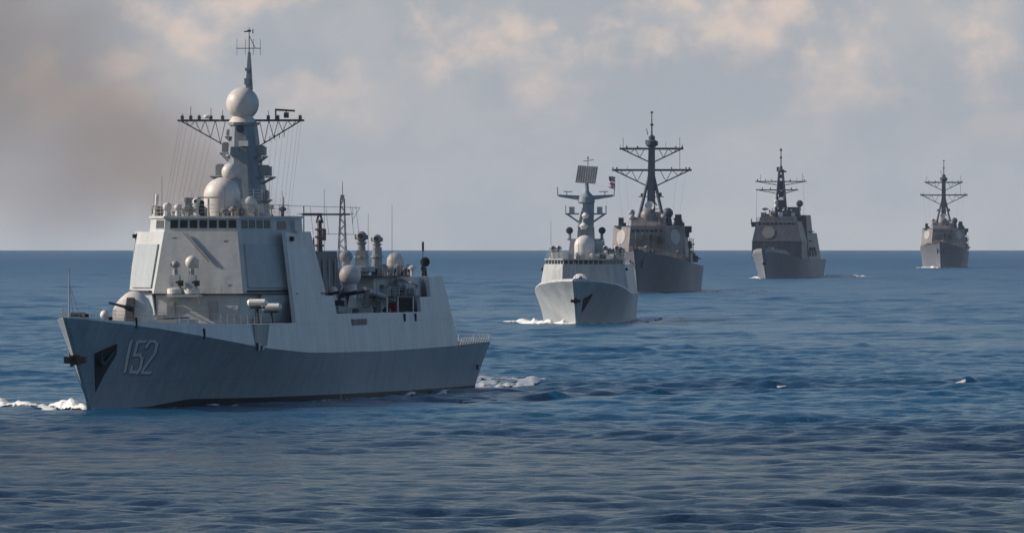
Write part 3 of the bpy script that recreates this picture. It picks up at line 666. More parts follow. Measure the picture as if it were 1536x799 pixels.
    crate_clutter(T, rng, (5.4, 6.9), (99, 107.5), 9.4, 10, .3, .9, ('dark', 'fit_a', 'white'))
    crate_clutter(T, rng, (1.5, 4.2), (84, 96), 9.25, 8, .5, 1.2)
    railing(T, [(7.2, 96, 9.37), (7.2, 107, 9.37)], .9, 1.5, r=.02)
    railing(T, [(6.3, 96, 11.3), (6.3, 107.5, 11.3)], .9, 1.5, r=.02)
    # rescue boat under its davit
    mb = MB(); vs = []; fs = []
    for i in range(9):
        t = i / 8; w = .95 * math.sin(math.pi * min(1, .12 + t * .75)) ** .6; sh = .25 * (1 - t) ** 2
        for (a, z) in ((-1, 1.0), (-.85, .35), (0, 0), (.85, .35), (1, 1.0)): vs.append((6.3 + a * w, 73 + t * 6.2, 7.5 + z * .9 + sh))
    for i in range(8):
        for k in range(4): fs.append((i * 5 + k, i * 5 + k + 1, (i + 1) * 5 + k + 1, (i + 1) * 5 + k))
    fs += [tuple(range(5)), tuple(40 + k for k in range(5)), ] + [(i * 5, i * 5 + 4, (i + 1) * 5 + 4, (i + 1) * 5) for i in range(8)]
    bt = mb.add(vs, fs).build('rescue_boat', 'fit_a', T, True)
    MB().box((6.3, 76.5, 8.75), (1.0, 1.6, .8), 0, .8).build('boat_console', 'dark', bt)
    for y in (72.5, 80.5, 84):
        MB().tube((5.0, y, 7.0), (5.4, y, 9.6), .16).tube((5.4, y, 9.6), (7.0, y, 9.9), .14).tube((7.0, y, 9.9), (7.0, y, 9.2), .05).build('davit', 'dark', T)
    MB().box((7.0, 82, 7.5), (.9, 6.0, 1.7)).build('boat_gate', 'funnel', T)
    # aft whip with fat top, and the small dish
    MB().tube((6.2, 115.5, 11.2), (6.2, 115.5, 12.6), .13, .13).tube((6.2, 115.5, 12.6), (6.2, 115.5, 13.6), .04).tube((6.2, 115.5, 13.6), (6.2, 115.5, 14.5), .11, .11).build('pole_antenna', 'black', T)
    MB().tube((6.0, 119.0 - 1.5, 11.2), (6.0, 117.5, 12.0), .22, .16).lathe((6.0, 117.5, 12.55), [(.02, -.2), (.4, -.15), (.48, .0), (.4, .15), (.02, .2)], 20, rot=Matrix.Rotation(rad(90), 3, 'X')).build('dish_antenna', 'black', T, True)
    crate_clutter(T, rng, (5.0, 6.4), (109, 118), 11.2, 9, .3, .8, ('dark', 'fit_a', 'white'))
    # bulwark slots of the bay
    for s in (96.5, 101.8):
        p = kn(s)[0] - .125 * 2.6; MB().box((p + .02, s, 7.35), (.12, .45, .75)).build('fairlead', 'black', T)
    MB().box((8.22, 75.5, 6.95), (.1, 7, .9)).build('boat_port', 'funnel', T)
    MB().box((8.22, 88, 6.2), (.06, 28, .05)).build('rubbing_strip', 'dark', T)
    return T

# ================================================================== 2. THE FRIGATE
def build_frigate():
    T = place('frigate', 10.6, 1970, 2.0)
    tag(T, 'pale grey frigate bow-on with a square radar panel on its mast, second from the left', 'warship', 'warships steaming in column')
    rng = random.Random(9)
    bw = [(0, .15), (8, 1.9), (20, 4.4), (40, 6.7), (60, 7.4), (100, 7.4), (124, 6.4)]
    bk = [(-9, .4), (-6, 2.4), (0, 4.6), (10, 6.6), (22, 7.6), (36, 8.0), (90, 8.0), (126, 7.3)]
    zk = [(-9, 7.15), (-3, 7.0), (6, 6.6), (18, 5.9), (32, 5.15), (45, 4.7), (126, 4.6)]
    P = hull_shape(bw, bk, zk, 124, -9, 126, 1.6)
    build_hull(P, 'hull_f', T)
    kn = lambda s: (interp(bk, s), interp(zk, s))
    deck_sheet(lambda s: (kn(s)[0] - .02, kn(s)[1] - .02), [-8.8, -6, -3, 0, 5, 10, 18, 28, 36, 50, 90, 125.8], 0, T)
    # light rolled bulwark edge
    for sd in (1, -1):
        mb = MB(); ss = [-8.9, -6, -3, 0, 5, 10, 16, 22, 30, 38, 46]
        for a, b in zip(ss[:-1], ss[1:]):
            (p0, z0), (p1, z1) = kn(a), kn(b); mb.prism([(sd * (p0 - .35), a, z0), (sd * p0, a, z0 - .02), (sd * p1, b, z1 - .02), (sd * (p1 - .35), b, z1)], [(sd * (p0 - .5), a, z0 + .42), (sd * (p0 - .22), a, z0 + .42), (sd * (p1 - .22), b, z1 + .42), (sd * (p1 - .5), b, z1 + .42)])
        mb.build('bulwark', 'sup_f', T)
    # anchors
    def on_bow(u, v, o):
        p = P(u, v); n = (P(u + .001, v) - p).cross(P(u, v + .001) - p).normalized()
        return p + (n if n.x > 0 else -n) * o
    crn = [(.017, .60), (.044, .74), (.045, .66), (.027, .36), (.018, .28)]
    MB().prism([on_bow(a, b, 0) for a, b in crn], [on_bow(a, b, .06) for a, b in crn]).build('anchor_recess', 'black', T)
    MB().box((0, -5.2, 3.9), (1.6, 1.2, .5)).box((0, -5.4, 3.9), (.5, 1.4, .9)).build('stem_anchor', 'black', T)
    MB().tube((0, -7.6, 7.1), (0, -7.6, 10.2), .05, .03).build('jackstaff', 'fit_a', T)
    # gun
    tr = MB()
    tr.lathe((0, 20, 5.9), [(1.5, 0), (1.5, .6), (1.3, .7)], 20)
    pr = [(-1.4, 0), (-1.2, 1.0), (-.3, 1.75), (1.2, 1.7), (1.7, 0)]; vs = []; fs = []
    for (y, z), w in zip(pr, (1.35, 1.25, .95, .95, 1.3)):
        for k in range(7): a = -1 + k / 3; vs.append((a * w, 20 + y, 6.55 + z * (1 - .2 * a * a)))
    for i in range(4):
        for k in range(6): fs.append((i * 7 + k, i * 7 + k + 1, (i + 1) * 7 + k + 1, (i + 1) * 7 + k))
    fs += [tuple(i * 7 for i in range(5)), tuple(i * 7 + 6 for i in range(5)), tuple(range(7))]
    g = tr.add(vs, fs).build('gun_turret', 'white', T, True)
    MB().tube((.1, 18.8, 7.3), (.3, 14.6, 7.9), .12, .09).box((.1, 18.7, 7.3), (.5, .6, .9)).build('barrel', 'dark', g)
    # superstructure
    L3 = lambda pl, z: [(x, y, z) for x, y in pl]
    A = [(-3.6, 38), (3.6, 38), (7.6, 44), (7.6, 100), (-7.6, 100), (-7.6, 44)]
    Bt = [(-3.45, 38.35), (3.45, 38.35), (6.75, 44.4), (6.75, 99), (-6.75, 99), (-6.75, 44.4)]
    fh = MB().prism(L3(A, 4.6), L3(Bt, 9.75)).build('forward_house', 'sup_f', T)
    Wn = [(x * .965, y + .35) for x, y in Bt[:3]] + [(6.5, 56), (-6.5, 56)] + [(Bt[5][0] * .965, Bt[5][1] + .35)]
    bd = MB().prism(L3(Wn, 9.755), L3(Wn, 10.5)).build('bridge', 'sup_f', T)
    MB().prism(L3([(x * 1.035, 46 + (y - 46) * 1.05) for x, y in Wn], 10.5), L3([(x * 1.035, 46 + (y - 46) * 1.05) for x, y in Wn], 10.68)).build('bridge_roof', 'sup_f', T)
    for a, b, n in ((0, 1, 8), (1, 2, 6), (5, 0, 6)):
        q = [(*Wn[a], 9.76), (*Wn[b], 9.76), (*Wn[b], 10.5), (*Wn[a], 10.5)]
        for k in range(n): MB().panel(q, (k + .12) / n, (k + .88) / n, .08, .86, .04).build('window', 'glass', bd)
    for sd in (1, -1): MB().box((sd * 7.0, 45.5, 8.9), (.5, .6, .5)).build('side_light_box', 'black', T)
    RZ = 10.68
    radome(T, (-.05, 48, 12.85), 1.75, RZ, label='large pale dome before the mast', wide=.97)
    MB().box((1.6, 52, 12.2), (3.4, 5, 3.0), 0, .9).build('mast_house', 'sup_f', T)
    MB().box((-.2, 54, 12.4), (5.6, 4, 3.2), 0, .85).build('mast_house', 'sup_f', T)
    crate_clutter(T, rng, (-6, 6), (42, 47), RZ, 22, .4, 1.1, ('sup_f', 'dark', 'fit_a', 'white'))
    for x in (-5.4, -4.4, 3.4, 5.3): fire_director(T, x, 47, RZ, .75, 'sup_f')
    for x in (5.6, 6.2, 4.4): crate_clutter(T, rng, (x - .5, x + .5), (48, 56), RZ, 3, .8, 1.6, ('dark', 'sup_f'))
    railing(T, [(-6.4, 45, RZ), (-3.3, 39, RZ), (3.3, 39, RZ), (6.4, 45, RZ)], 1.0, 1.0, r=.03)
    # mast
    my = 53
    m1 = MB().prism(L3([(-1.7, my - 1.5), (1.6, my - 1.5), (1.6, my + 1.5), (-1.7, my + 1.5)], RZ), L3([(-1.3, my - 1.1), (1.4, my - 1.1), (1.4, my + 1.1), (-1.3, my + 1.1)], 16)).build('mast_tower', 'mast_a', T)
    MB().prism(L3([(-.4, my - 1.1), (1.3, my - 1.1), (1.3, my + 1.1), (-.4, my + 1.1)], 16.01), L3([(-.5, my - .9), (1.4, my - .9), (1.4, my + .9), (-.5, my + .9)], 20)).tube((-1.2, my, 15.8), (-.4, my, 19.2), .28, .25).lathe((.1, my, 19.9), [(1.2, 0), (1.45, .3), (1.3, 1.2), (.6, 1.9), (.35, 2.4)], 16).build('mast_column', 'mast_a', T, True)
    MB().lathe((0, my - 1.4, 17.4), [(.3, 0), (.7, .5), (.3, 1.0)], 12).lathe((-.3, my - 1.2, 15.6), [(.4, 0), (.8, .6), (.3, 1.1)], 12).build('mast_sensor', 'white', T, True)
    for sd in (1, -1):
        MB().prism([(sd * 1.1, my - .5, 20.5), (sd * 1.1, my + .5, 20.5), (sd * 4.6, my + .25, 21.1), (sd * 4.6, my - .25, 21.1)], [(sd * 1.1, my - .5, 21.3), (sd * 1.1, my + .5, 21.3), (sd * 4.6, my + .25, 21.45), (sd * 4.6, my - .25, 21.45)]).tube((sd * 4.75, my, 21.2), (sd * 4.8, my, 22.7), .09).tube((sd * 3.2, my, 21.3), (sd * 3.2, my, 21.9), .07).box((sd * 3.0, my, 21.95), (1.5, .3, .14)).build('mast_arm', 'mast_a', T)
        MB().box((sd * 2.3, my, 18.2), (2.3, 1.0, .25)).tube((sd * 3.2, my, 18.2), (sd * .9, my, 16.6), .16).tube((sd * 3.4, my, 18.2), (sd * 3.4, my, 19.6), .08).build('mast_platform', 'mast_a', T)
        MB().box((sd * 2.35, my, 18.85), (.9, .8, 1.1)).build('mast_sensor', 'sup_f', T)
        MB().box((sd * 2.3, my, 13.9), (1.6, 1.2, .25)).tube((sd * 2.7, my - .2, 14), (sd * 2.7, my - .2, 14.9), .25).tube((sd * 2.7, my, 13.9), (sd * 1.2, my, 12.8), .15).build('mast_platform', 'mast_a', T)
        MB().lathe((sd * 2.75, my - .3, 15.4), [(.02, -.35), (.5, -.25), (.62, 0), (.5, .25), (.02, .35)], 18, rot=Matrix.Rotation(rad(75), 3, 'X')).build('tracking_radar', 'dark', T, True)
    q = Matrix.Translation((.1, my - .4, 24.8)) @ Matrix.Rotation(rad(-12), 4, 'Z') @ Matrix.Rotation(rad(-13), 4, 'X') @ Matrix.Rotation(rad(4), 4, 'Y')
    mb = MB(); mb.prism([q @ Vector(v) for v in ((-1.75, -.12, -1.45), (1.7, -.12, -1.45), (1.7, .18, -1.45), (-1.75, .18, -1.45))], [q @ Vector(v) for v in ((-1.55, -.12, 1.5), (1.8, -.12, 1.5), (1.8, .18, 1.5), (-1.55, .18, 1.5))])
    rp = mb.build('radar_panel', 'fit_a', T, label='square flat radar panel tilted on top of the mast')
    mb = MB()
    for k in range(9): mb.prism(*[[q @ Vector(v) for v in ((-1.6 + k * .4, -.16, z), (-1.54 + k * .4, -.16, z), (-1.54 + k * .4, -.1, z), (-1.6 + k * .4, -.1, z))] for z in (-1.4, 1.42)])
    mb.build('panel_rib', 'dark', rp)
    MB().tube((.2, my + .3, 22.2), (.1, my + .2, 23.5), .35, .3).tube((.3, my + .5, 23), (.35, my + .5, 27.9), .1, .06).tube((-.5, my + .5, 27.1), (1.3, my + .5, 27.3), .06).box((.35, my + .5, 27.6), (.25, .25, .3)).build('top_mast', 'mast_a', T)
    for x in (-5.6, 6.0, -1.0): whip(T, x, 44, RZ, 17.0 if x < -5 else 14, .04)
    return T

# ================================================================== 3. DESTROYERS WITH TRIPOD MASTS
def build_tripod_destroyer():
    T = place('destroyer', 30.7, 2920, 3.8)
    rng = random.Random(21)
    bw = [(0, .2), (10, 1.8), (25, 4.6), (45, 7.4), (70, 9.0), (110, 9.2), (142, 8.2)]
    bk = [(-11, .5), (-7, 2.4), (0, 4.6), (10, 6.8), (25, 8.6), (45, 9.6), (100, 10), (143, 8.8)]
    zk = [(-11, 10.4), (0, 9.7), (15, 8.8), (32, 8.2), (50, 7.6), (100, 6.6), (143, 6.2)]
    P = hull_shape(bw, bk, zk, 142, -11, 143, 1.35)
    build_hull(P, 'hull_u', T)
    kn = lambda s: (interp(bk, s), interp(zk, s))
    deck_sheet(lambda s: (kn(s)[0] - .02, kn(s)[1] - .02), [-10.8, -7, -3, 2, 8, 16, 25, 40, 60, 100, 142.5], 0, T)
    for sd in (1, -1):
        railing(T, [(sd * (kn(s)[0] - .15), s, kn(s)[1]) for s in (-10, -5, 0, 8, 18, 30, 45, 60)], 1.1, 2.0, r=.035, mat='sup_u')
        mb = MB().tube((sd * 1.6, -7.0, 8.2), (sd * 1.2, -6.2, 6.8), .18).box((sd * 1.3, -6.4, 6.9), (.5, .5, 1.4)); mb.build('anchor', 'dark', T)
    MB().box((0, -6, 10.5), (1.2, 1.2, .9)).box((.7, -3, 10.2), (1.6, 1.4, .9)).tube((0, -9.8, 10.3), (0, -9.8, 13.2), .05).build('windlass', 'dark', T)
    # gun
    g = MB().lathe((0, 15, 8.7), [(1.7, 0), (1.7, .5)], 18).prism([(-1.3, 13.6, 9.2), (1.3, 13.6, 9.2), (1.3, 17, 9.2), (-1.3, 17, 9.2)], [(-.9, 14.4, 11.2), (.9, 14.4, 11.2), (1.0, 16.6, 11.3), (-1.0, 16.6, 11.3)]).build('gun_turret', 'sup_u', T)
    MB().tube((0, 13.8, 10.2), (0, 8.4, 10.9), .13, .1).build('barrel', 'dark', g)
    L3 = lambda pl, z: [(x, y, z) for x, y in pl]
    A0 = [(-4.9, 40.6), (4.9, 40.6), (9.3, 46.5), (9.4, 62), (-9.4, 62), (-9.3, 46.5)]
    A1 = [(-4.2, 41.2), (4.2, 41.2), (8.8, 47.6), (8.8, 61), (-8.8, 61), (-8.8, 47.6)]
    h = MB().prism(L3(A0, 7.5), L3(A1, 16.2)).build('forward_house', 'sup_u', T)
    for sd in (1, -1):
        a, b = (1, 2) if sd > 0 else (5, 0)
        q = [Vector((*A0[a], 7.5)), Vector((*A0[b], 7.5)), Vector((*A1[b], 16.2)), Vector((*A1[a], 16.2))]
        nn = (q[1] - q[0]).cross(q[3] - q[0]).normalized(); cc = (q[0] + q[1]) * .5 * .28 + (q[2] + q[3]) * .5 * .72
        ux = (q[1] - q[0]).normalized(); uy = nn.cross(ux)
        oc = [cc + (ux * math.cos(rad(22.5 + 45 * k)) + uy * math.sin(rad(22.5 + 45 * k))) * 1.95 for k in range(8)]
        MB().prism([v - nn * .05 for v in oc], [v + nn * .12 for v in oc]).build('radar_array', M['pan_u'], h)
    # bridge windows strip at the top of the front
    q = [(*A0[0], 7.5), (*A0[1], 7.5), (*A1[1], 16.2), (*A1[0], 16.2)]
    for k in range(7): MB().panel(q, .04 + k * .133, .04 + k * .133 + .10, .855, .925, .04).build('window', 'glass', h)
    for k in range(3): MB().box((-2.5 + k * 2.5, 39.6, 9.0), (1.6, 1.2, 1.8)).build('deck_locker', 'sup_u', T)
    MB().box((0, 40.0, 10.2), (7.0, 1.2, .3)).build('gun_deck', 'dark', T)
    q2 = MB().lathe((0, 36.5, 8.3), [(1.1, 0), (1.1, 1.0), (.7, 1.1), (.7, 2.6), (.5, 3.1), (.02, 3.4)], 14).build('close_in_mount', 'sup_u', T, True)
    crate_clutter(T, rng, (-8, 8), (33, 39.5), 8.1, 34, .7, 2.0, ('sup_u', 'dark', 'sup_u', 'mast_u', 'funnel'))
    for x in (-2.8, -1.2, .9, 2.6, 3.4): MB().box((x, 40.3, 12.2 + (x % 1) * 1.5), (.7, .8, 1.4)).tube((x, 40.3, 11), (x, 40.5, 15), .1).build('front_locker', 'dark' if x > 0 else 'funnel', h)
    RZ = 16.2
    MB().prism(L3([(-8.5, 44.5), (8.9, 44.5), (8.9, 50), (-8.5, 50)], 16.21), L3([(-8.4, 44.5), (8.9, 44.5), (8.9, 50), (-8.4, 50)], 16.5)).build('bridge_wing', 'sup_u', T)
    ph = MB().prism(L3([(-4.2, 45), (4.6, 45), (5.4, 60), (-5.0, 60)], 16.5), L3([(-3.4, 46), (3.8, 46), (4.4, 59), (-4.0, 59)], 18.6)).build('pilot_house', 'sup_u', T)
    radome(T, (-.1, 47.5, 18.9), 2.0, 16.5, M['sup_u'], name='radome', wide=.97)
    MB().tube((.2, 48, 20), (.2, 48, 21.0), .4, .4).build('dome_pedestal', 'sup_u', T)
    dish(T, (.2, 47.6, 21.3), 1.15, Matrix.Rotation(rad(-20), 3, 'Y') @ Matrix.Rotation(rad(75), 3, 'X'), 'rad', 'illuminator_dish')
    for (x, z, r, m_) in ((-4.3, 19.7, .85, 'fit_a'), (-4.2, 18.5, .8, 'fit_a'), (4.7, 19.6, 1.3, 'mast_u'), (3.7, 18.6, .85, 'fit_a')):
        radome(T, (x, 46 + (z - 18), z), r, 16.5, m_, name='small_radome', wide=.9)
    MB().box((7.2, 49, 17.9), (1.8, 2, 2.8), 0, .85).build('jammer_box', 'mast_u', T); MB().box((-6.9, 48, 17.5), (1.2, 2, 2.0)).build('jammer_box', 'mast_u', T)
    MB().box((9.6, 51, 15.6), (1.6, 1.6, 1.6)).build('jammer_box', 'mast_u', T); MB().box((9.3, 52, 14.2), (.9, 1, 1.2)).build('jammer_box', 'mast_u', T)
    crate_clutter(T, rng, (-8, 8.4), (45, 50), 16.5, 30, .6, 1.9, ('sup_u', 'dark', 'mast_u'))
    # midship and aft masses seen past the port shoulder
    MB().box((0, 80, 10.5), (12, 34, 8), 0, .93).build('midship_house', 'sup_u', T)
    MB().box((-1, 78, 17.0), (7, 8, 6), 0, .8).box((-1, 98, 15.5), (7, 8, 6), 0, .8).build('funnel', 'sup_u', T)
    MB().box((0, 112, 9.5), (13, 18, 6)).build('hangar', 'sup_u', T)
    for (x, y, z, s_) in ((9.2, 62, 11.8, 1.8), (9.0, 70, 9.5, 1.6), (9.4, 78, 8.6, 1.5), (9.3, 90, 8.2, 1.6)):
        MB().box((x, y, z), (1.5, 2.5, s_), 0, .8).tube((x + .3, y, z), (x + 1.4, y, z + .1), .14).build('side_mount', 'mast_u', T)
    MB().box((9.2, 66, 8.6), (1.2, 14, 2.4), 0, .9).build('side_locker', 'sup_u', T)
    for x in (9.6, 10.1, 9.2): MB().tube((x, 64, 7.4), (x, 64, 13.4), .12, .1).build('pole', 'mast_u', T)
    # tripod mast, raked aft
    my = 57
    m = MB().prism(L3([(-1.05, my - 1), (1.05, my - 1), (1.05, my + 1), (-1.05, my + 1)], 17), L3([(-.75, my + 3), (.75, my + 3), (.75, my + 4.4), (-.75, my + 4.4)], 37.6))
    m.build('mast_column', 'mast_u', T)
    for sd in (1, -1): MB().tube((sd * 3.3, my - 1, 17), (sd * .45, my + 2, 29.4), .45, .36, 10).build('mast_leg', 'mast_u', T)
    MB().box((0, my + 1, 23.7), (6.2, 1.2, .2)).box((2.3, my + 1, 24.2), (.6, .6, 1.0)).box((-2.3, my + 1, 24.1), (.6, .6, .8)).tube((-1.5, my, 21.5), (0, my + 1, 23.6), .14).tube((1.5, my, 21.5), (0, my + 1, 23.6), .14).build('mast_platform', 'mast_u', T)
    MB().box((0, my + 1, 20.6), (3.6, 1.2, .2)).build('mast_platform', 'mast_u', T)
    yard(T, my + 2.3, 30.3, -9.8, 10.0, .26, 4.2, .6, 'mast_u', 'yard', True, 3)
    yard(T, my + 3.2, 35.6, -8.0, 7.9, .26, 3.3, .6, 'mast_u', 'yard', True, 3)
    yard_gear(T, rng, (-9.6, -8.6, -6, 5, 8.6, 9.4), my + 2.3, 30.4, h=(.5, 1.3)); yard_gear(T, rng, (-7.8, -6.2, -3.5, 3.5, 6, 7.6), my + 3.2, 35.7, h=(.5, 1.2))
    MB().tube((7.0, my + 3, 30.4), (7.0, my + 3, 38.4), .06).build('whip_antenna', 'mast_u', T); MB().tube((-7.1, my + 3.2, 35.6), (-7.1, my + 3.2, 38.4), .06).build('whip_antenna', 'mast_u', T)
    MB().lathe((0, my + 3.6, 36.0), [(.9, 0), (1.5, .5), (1.5, 1.4), (.8, 1.8), (.8, 2.6), (.3, 3.0)], 14).box((1.1, my + 3.4, 36.9), (.9, .8, .9)).box((-1.2, my + 3.4, 37.2), (.7, .7, 1.0)).build('mast_head', 'mast_u', T, True)
    MB().tube((0, my + 3.6, 39), (0, my + 3.6, 44.6), .22, .1).lathe((0, my + 3.6, 41.2), [(.1, 0), (.45, .2), (.45, .5), (.1, .7)], 10).lathe((0, my + 3.6, 44.3), [(.1, 0), (.35, .15), (.35, .45), (.05, .6)], 10).tube((-1.0, my + 3.6, 39), (-1.3, my + 3.6, 40.6), .1).build('top_mast', 'mast_u', T)
    for x in (-8.6, -6.5, 8.6, 6.5): MB().tube((x, my + 2, 30.3), (x * .8, my - 2, 17), .018, n=4).build('halyard', 'wire', T)
    return T

# ================================================================== 4. THE CRUISER
def build_cruiser():
    T = place('cruiser', 80.5, 3800, 5.6)
    tag(T, 'dark slab-sided grey cruiser steaming bow-on, between the two tripod-masted destroyers', 'warship', 'warships steaming in column')
    rng = random.Random(33)
    bw = [(0, .2), (12, 1.4), (30, 3.6), (55, 6.6), (85, 8.0), (125, 8.0), (158, 6.8)]
    bk = [(-11, .5), (-6, 1.7), (0, 3.0), (12, 5.0), (28, 6.8), (48, 7.9), (70, 8.4), (125, 8.4), (160, 7.6)]
    zk = [(-11, 8.6), (-2, 8.5), (15, 7.9), (32, 7.2), (50, 6.6), (120, 6.0), (160, 5.8)]
    P = hull_shape(bw, bk, zk, 158, -11, 160, 1.3)
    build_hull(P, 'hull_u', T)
    kn = lambda s: (interp(bk, s), interp(zk, s))
    deck_sheet(lambda s: (kn(s)[0] - .02, kn(s)[1] - .02), [-10.8, -5, 2, 10, 20, 32, 50, 100, 159.5], 0, T)
    for sd in (1, -1):
        side_plating(kn, lambda s: kn(s)[1] + .02 + 1.1 * max(0, min(1, (22 - s) / 8)), .0, [-10.5, -6, 0, 8, 14, 22], sd, T, 'hull_u', 'bulwark', .12)
    MB().tube((0, -6, 4.9), (0, -8.0, 4.9), .7, .6, 12).build('stem_anchor', 'dark', T)
    MB().tube((0, -9.5, 8.5), (0, -9.5, 12.5), .05).build('jackstaff', 'wire', T)
    g = MB().lathe((0, 19, 7.6), [(1.6, 0), (1.6, .6)], 16).prism([(-1.2, 17.6, 8.2), (1.2, 17.6, 8.2), (1.2, 20.8, 8.2), (-1.2, 20.8, 8.2)], [(-.8, 18.3, 10), (.8, 18.3, 10), (.9, 20.4, 10.1), (-.9, 20.4, 10.1)]).build('gun_turret', 'sup_t', T)
    MB().tube((0, 17.8, 9.2), (0, 12.5, 9.8), .13, .1).build('barrel', 'dark', g)
    for x, zz_ in ((.2, 9.3), (.9, 9.3), (1.4, 9.4)): MB().ball((x, 10, zz_), .28, 10, cut=1).tube((x, 10, 8.0), (x, 10, zz_), .12).build('deck_floodlight', 'white', T, True)
    L3 = lambda pl, z: [(x, y, z) for x, y in pl]
    A0 = [(-8.0, 43.5), (8.1, 43.5), (8.2, 68), (-8.1, 68)]
    A1 = [(-7.9, 43.8), (8.0, 43.8), (8.0, 67), (-7.9, 67)]
    A2 = [(-6.7, 46.5), (6.4, 46.5), (6.4, 66), (-6.7, 66)]
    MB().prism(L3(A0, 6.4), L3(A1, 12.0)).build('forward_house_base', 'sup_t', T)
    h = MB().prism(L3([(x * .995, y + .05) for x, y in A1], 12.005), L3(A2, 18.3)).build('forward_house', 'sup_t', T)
    q = [Vector((*A1[0], 12.0)), Vector((*A1[1], 12.0)), Vector((*A2[1], 18.3)), Vector((*A2[0], 18.3))]
    nn = (q[1] - q[0]).cross(q[3] - q[0]).normalized(); ux = Vector((1, 0, 0)); uy = nn.cross(ux)
    cc = (q[0] + q[1]) * .5 * .62 + (q[2] + q[3]) * .5 * .38 + ux * -2.7 + uy * .3
    oc = [cc + (ux * math.cos(rad(22.5 + 45 * k)) + uy * math.sin(rad(22.5 + 45 * k))) * 2.15 for k in range(8)]
    MB().prism([v - nn * .05 for v in oc], [v + nn * .14 for v in oc]).build('radar_array', M['pan_t'], h, label='pale octagonal radar face')
    MB().prism(L3([(-8.02, 43.4), (8.12, 43.4), (8.12, 45), (-8.02, 45)], 11.86), L3([(-8.02, 43.4), (8.12, 43.4), (8.12, 45), (-8.02, 45)], 12.0)).build('ledge', 'sup_u', T)
    fq = [tuple(v) for v in q]
    for k in range(9): MB().panel(fq, .05 + k * .1, .05 + k * .1 + .075, .83, .92, .05).build('window', 'glass', h)
    MB().box((-7.6, 50, 17.3), (1.8, 3, 1.6)).box((-8.6, 50, 18.2), (.3, .3, 1.8)).build('bridge_wing', 'dark', T)
    MB().prism(L3([(-6.0, 48), (5.4, 48), (5.4, 64), (-6.0, 64)], 18.31), L3([(-5.6, 49), (5, 49), (5, 63), (-5.6, 63)], 19.9)).build('pilot_house', 'sup_t', T)
    # tall after block stepped down to port
    MB().prism(L3([(2.5, 70), (8.4, 70), (8.6, 96), (2.5, 96)], 6.2), L3([(2.5, 71), (7.4, 71), (7.4, 92), (2.5, 92)], 20.3)).build('after_house', 'sup_t', T)
    MB().prism(L3([(-8, 70), (2.4, 70), (2.4, 110), (-8, 110)], 6.2), L3([(-6, 71), (2.4, 71), (2.4, 108), (-6, 108)], 17)).build('uptake_house', 'sup_t', T)
    MB().prism(L3([(.5, 98), (8.4, 98), (8.4, 125), (.5, 125)], 6.0), L3([(.5, 99), (7.2, 99), (7.2, 122), (.5, 122)], 14.5)).build('aft_house', 'sup_t', T)
    MB().box((3.6, 69.5, 21.2), (4.2, 5, 3.4), 0, .88).build('director_house', 'sup_t', T)
    for z in (9, 12, 15): MB().box((8.3, 84, z), (.7, 16, .3)).build('gallery', 'dark', T)
    for k in range(5): MB().box((8.7, 72 + k * 6, 8 + (k % 2)), (.9, 2.2, 1.8)).build('deck_locker', 'mast_u' if k % 2 else 'sup_u', T)
    RZ = 19.9
    crate_clutter(T, rng, (-5.4, 5), (49, 55), RZ, 34, .6, 1.9, ('dark', 'sup_u', 'white', 'mast_u'))
    railing(T, [(-6.6, 47, 18.4), (6.3, 47, 18.4)], 1.1, 1.4, r=.05, mat='mast_u')
    MB().tube((-4.1, 50, RZ), (-4.1, 50, 21.2), .35, .3).build('dish_pedestal', 'mast_u', T)
    dish(T, (-4.1, 49.8, 21.9), 1.0, Matrix.Rotation(rad(25), 3, 'X'), 'mast_u', 'illuminator_dish')
    MB().tube((5.2, 73, 21.8), (5.2, 73, 23.0), .45, .35).build('dish_pedestal', 'mast_u', T)
    MB().lathe((5.2, 72.8, 24.0), [(.02, -.5), (.8, -.4), (1.15, 0), (.8, .4), (.02, .5)], 18, rot=Matrix.Rotation(rad(80), 3, 'X')).build('illuminator_dish', 'mast_u', T, True)
    # lattice mast
    my = 62; mb = MB()
    cs = lambda z: 1.9 - 1.25 * (z - 19) / 15.0
    zs = np.linspace(19, 34, 8)
    for i in range(7):
        a, b = cs(zs[i]), cs(zs[i + 1])
        for sx, sy in ((-1, -1), (1, -1), (1, 1), (-1, 1)): mb.tube((sx * a, my + sy * a, zs[i]), (sx * b, my + sy * b, zs[i + 1]), .27, n=6)
        for sy in (-1, 1):
            for s1 in (-1, 1): mb.tube((-s1 * a, my + sy * a, zs[i]), (s1 * b, my + sy * b, zs[i + 1]), .17, n=4)
            mb.tube((-a, my + sy * a, zs[i]), (a, my + sy * a, zs[i]), .12, n=4)
    mb.build('lattice_mast', 'mast_u', T)
    MB().box((0, my, 26.0), (3.2, 2.6, .3)).box((0, my, 22.7), (4.0, 3.4, .3)).box((.3, my - 1, 24.0), (2.4, 1.6, 2.4)).box((0, my, 29.8), (1.9, 1.6, 2.4)).box((.2, my, 27.2), (1.7, 1.7, 1.8)).box((-.1, my, 20.8), (2.8, 2.8, 3.2)).box((0, my, 32.6), (2.0, 1.2, .9)).build('mast_platform', 'mast_u', T)
    radome(T, (-1.4, my - 2, 24.6), .75, 22.9, name='small_radome', wide=.9)
    yard(T, my, 31.1, -8.3, 8.3, .17, 1.3, .7, 'mast_u', 'yard', True, 5); yard(T, my, 28.4, -8.1, 5.6, .17, 1.3, .9, 'mast_u', 'yard', True, 5)
    yard_gear(T, rng, (-7.5, -5, -3, 3, 5, 7.5), my, 31.2, h=(.4, 1.0)); yard_gear(T, rng, (-6, -3.4, 3.4, 5), my, 28.5, h=(.4, .9))
    MB().tube((-6.6, my, 31), (-6.6, my, 33.4), .06).build('whip_antenna', 'mast_u', T); MB().tube((6.9, my, 31), (6.9, my, 33.8), .06).build('whip_antenna', 'mast_u', T)
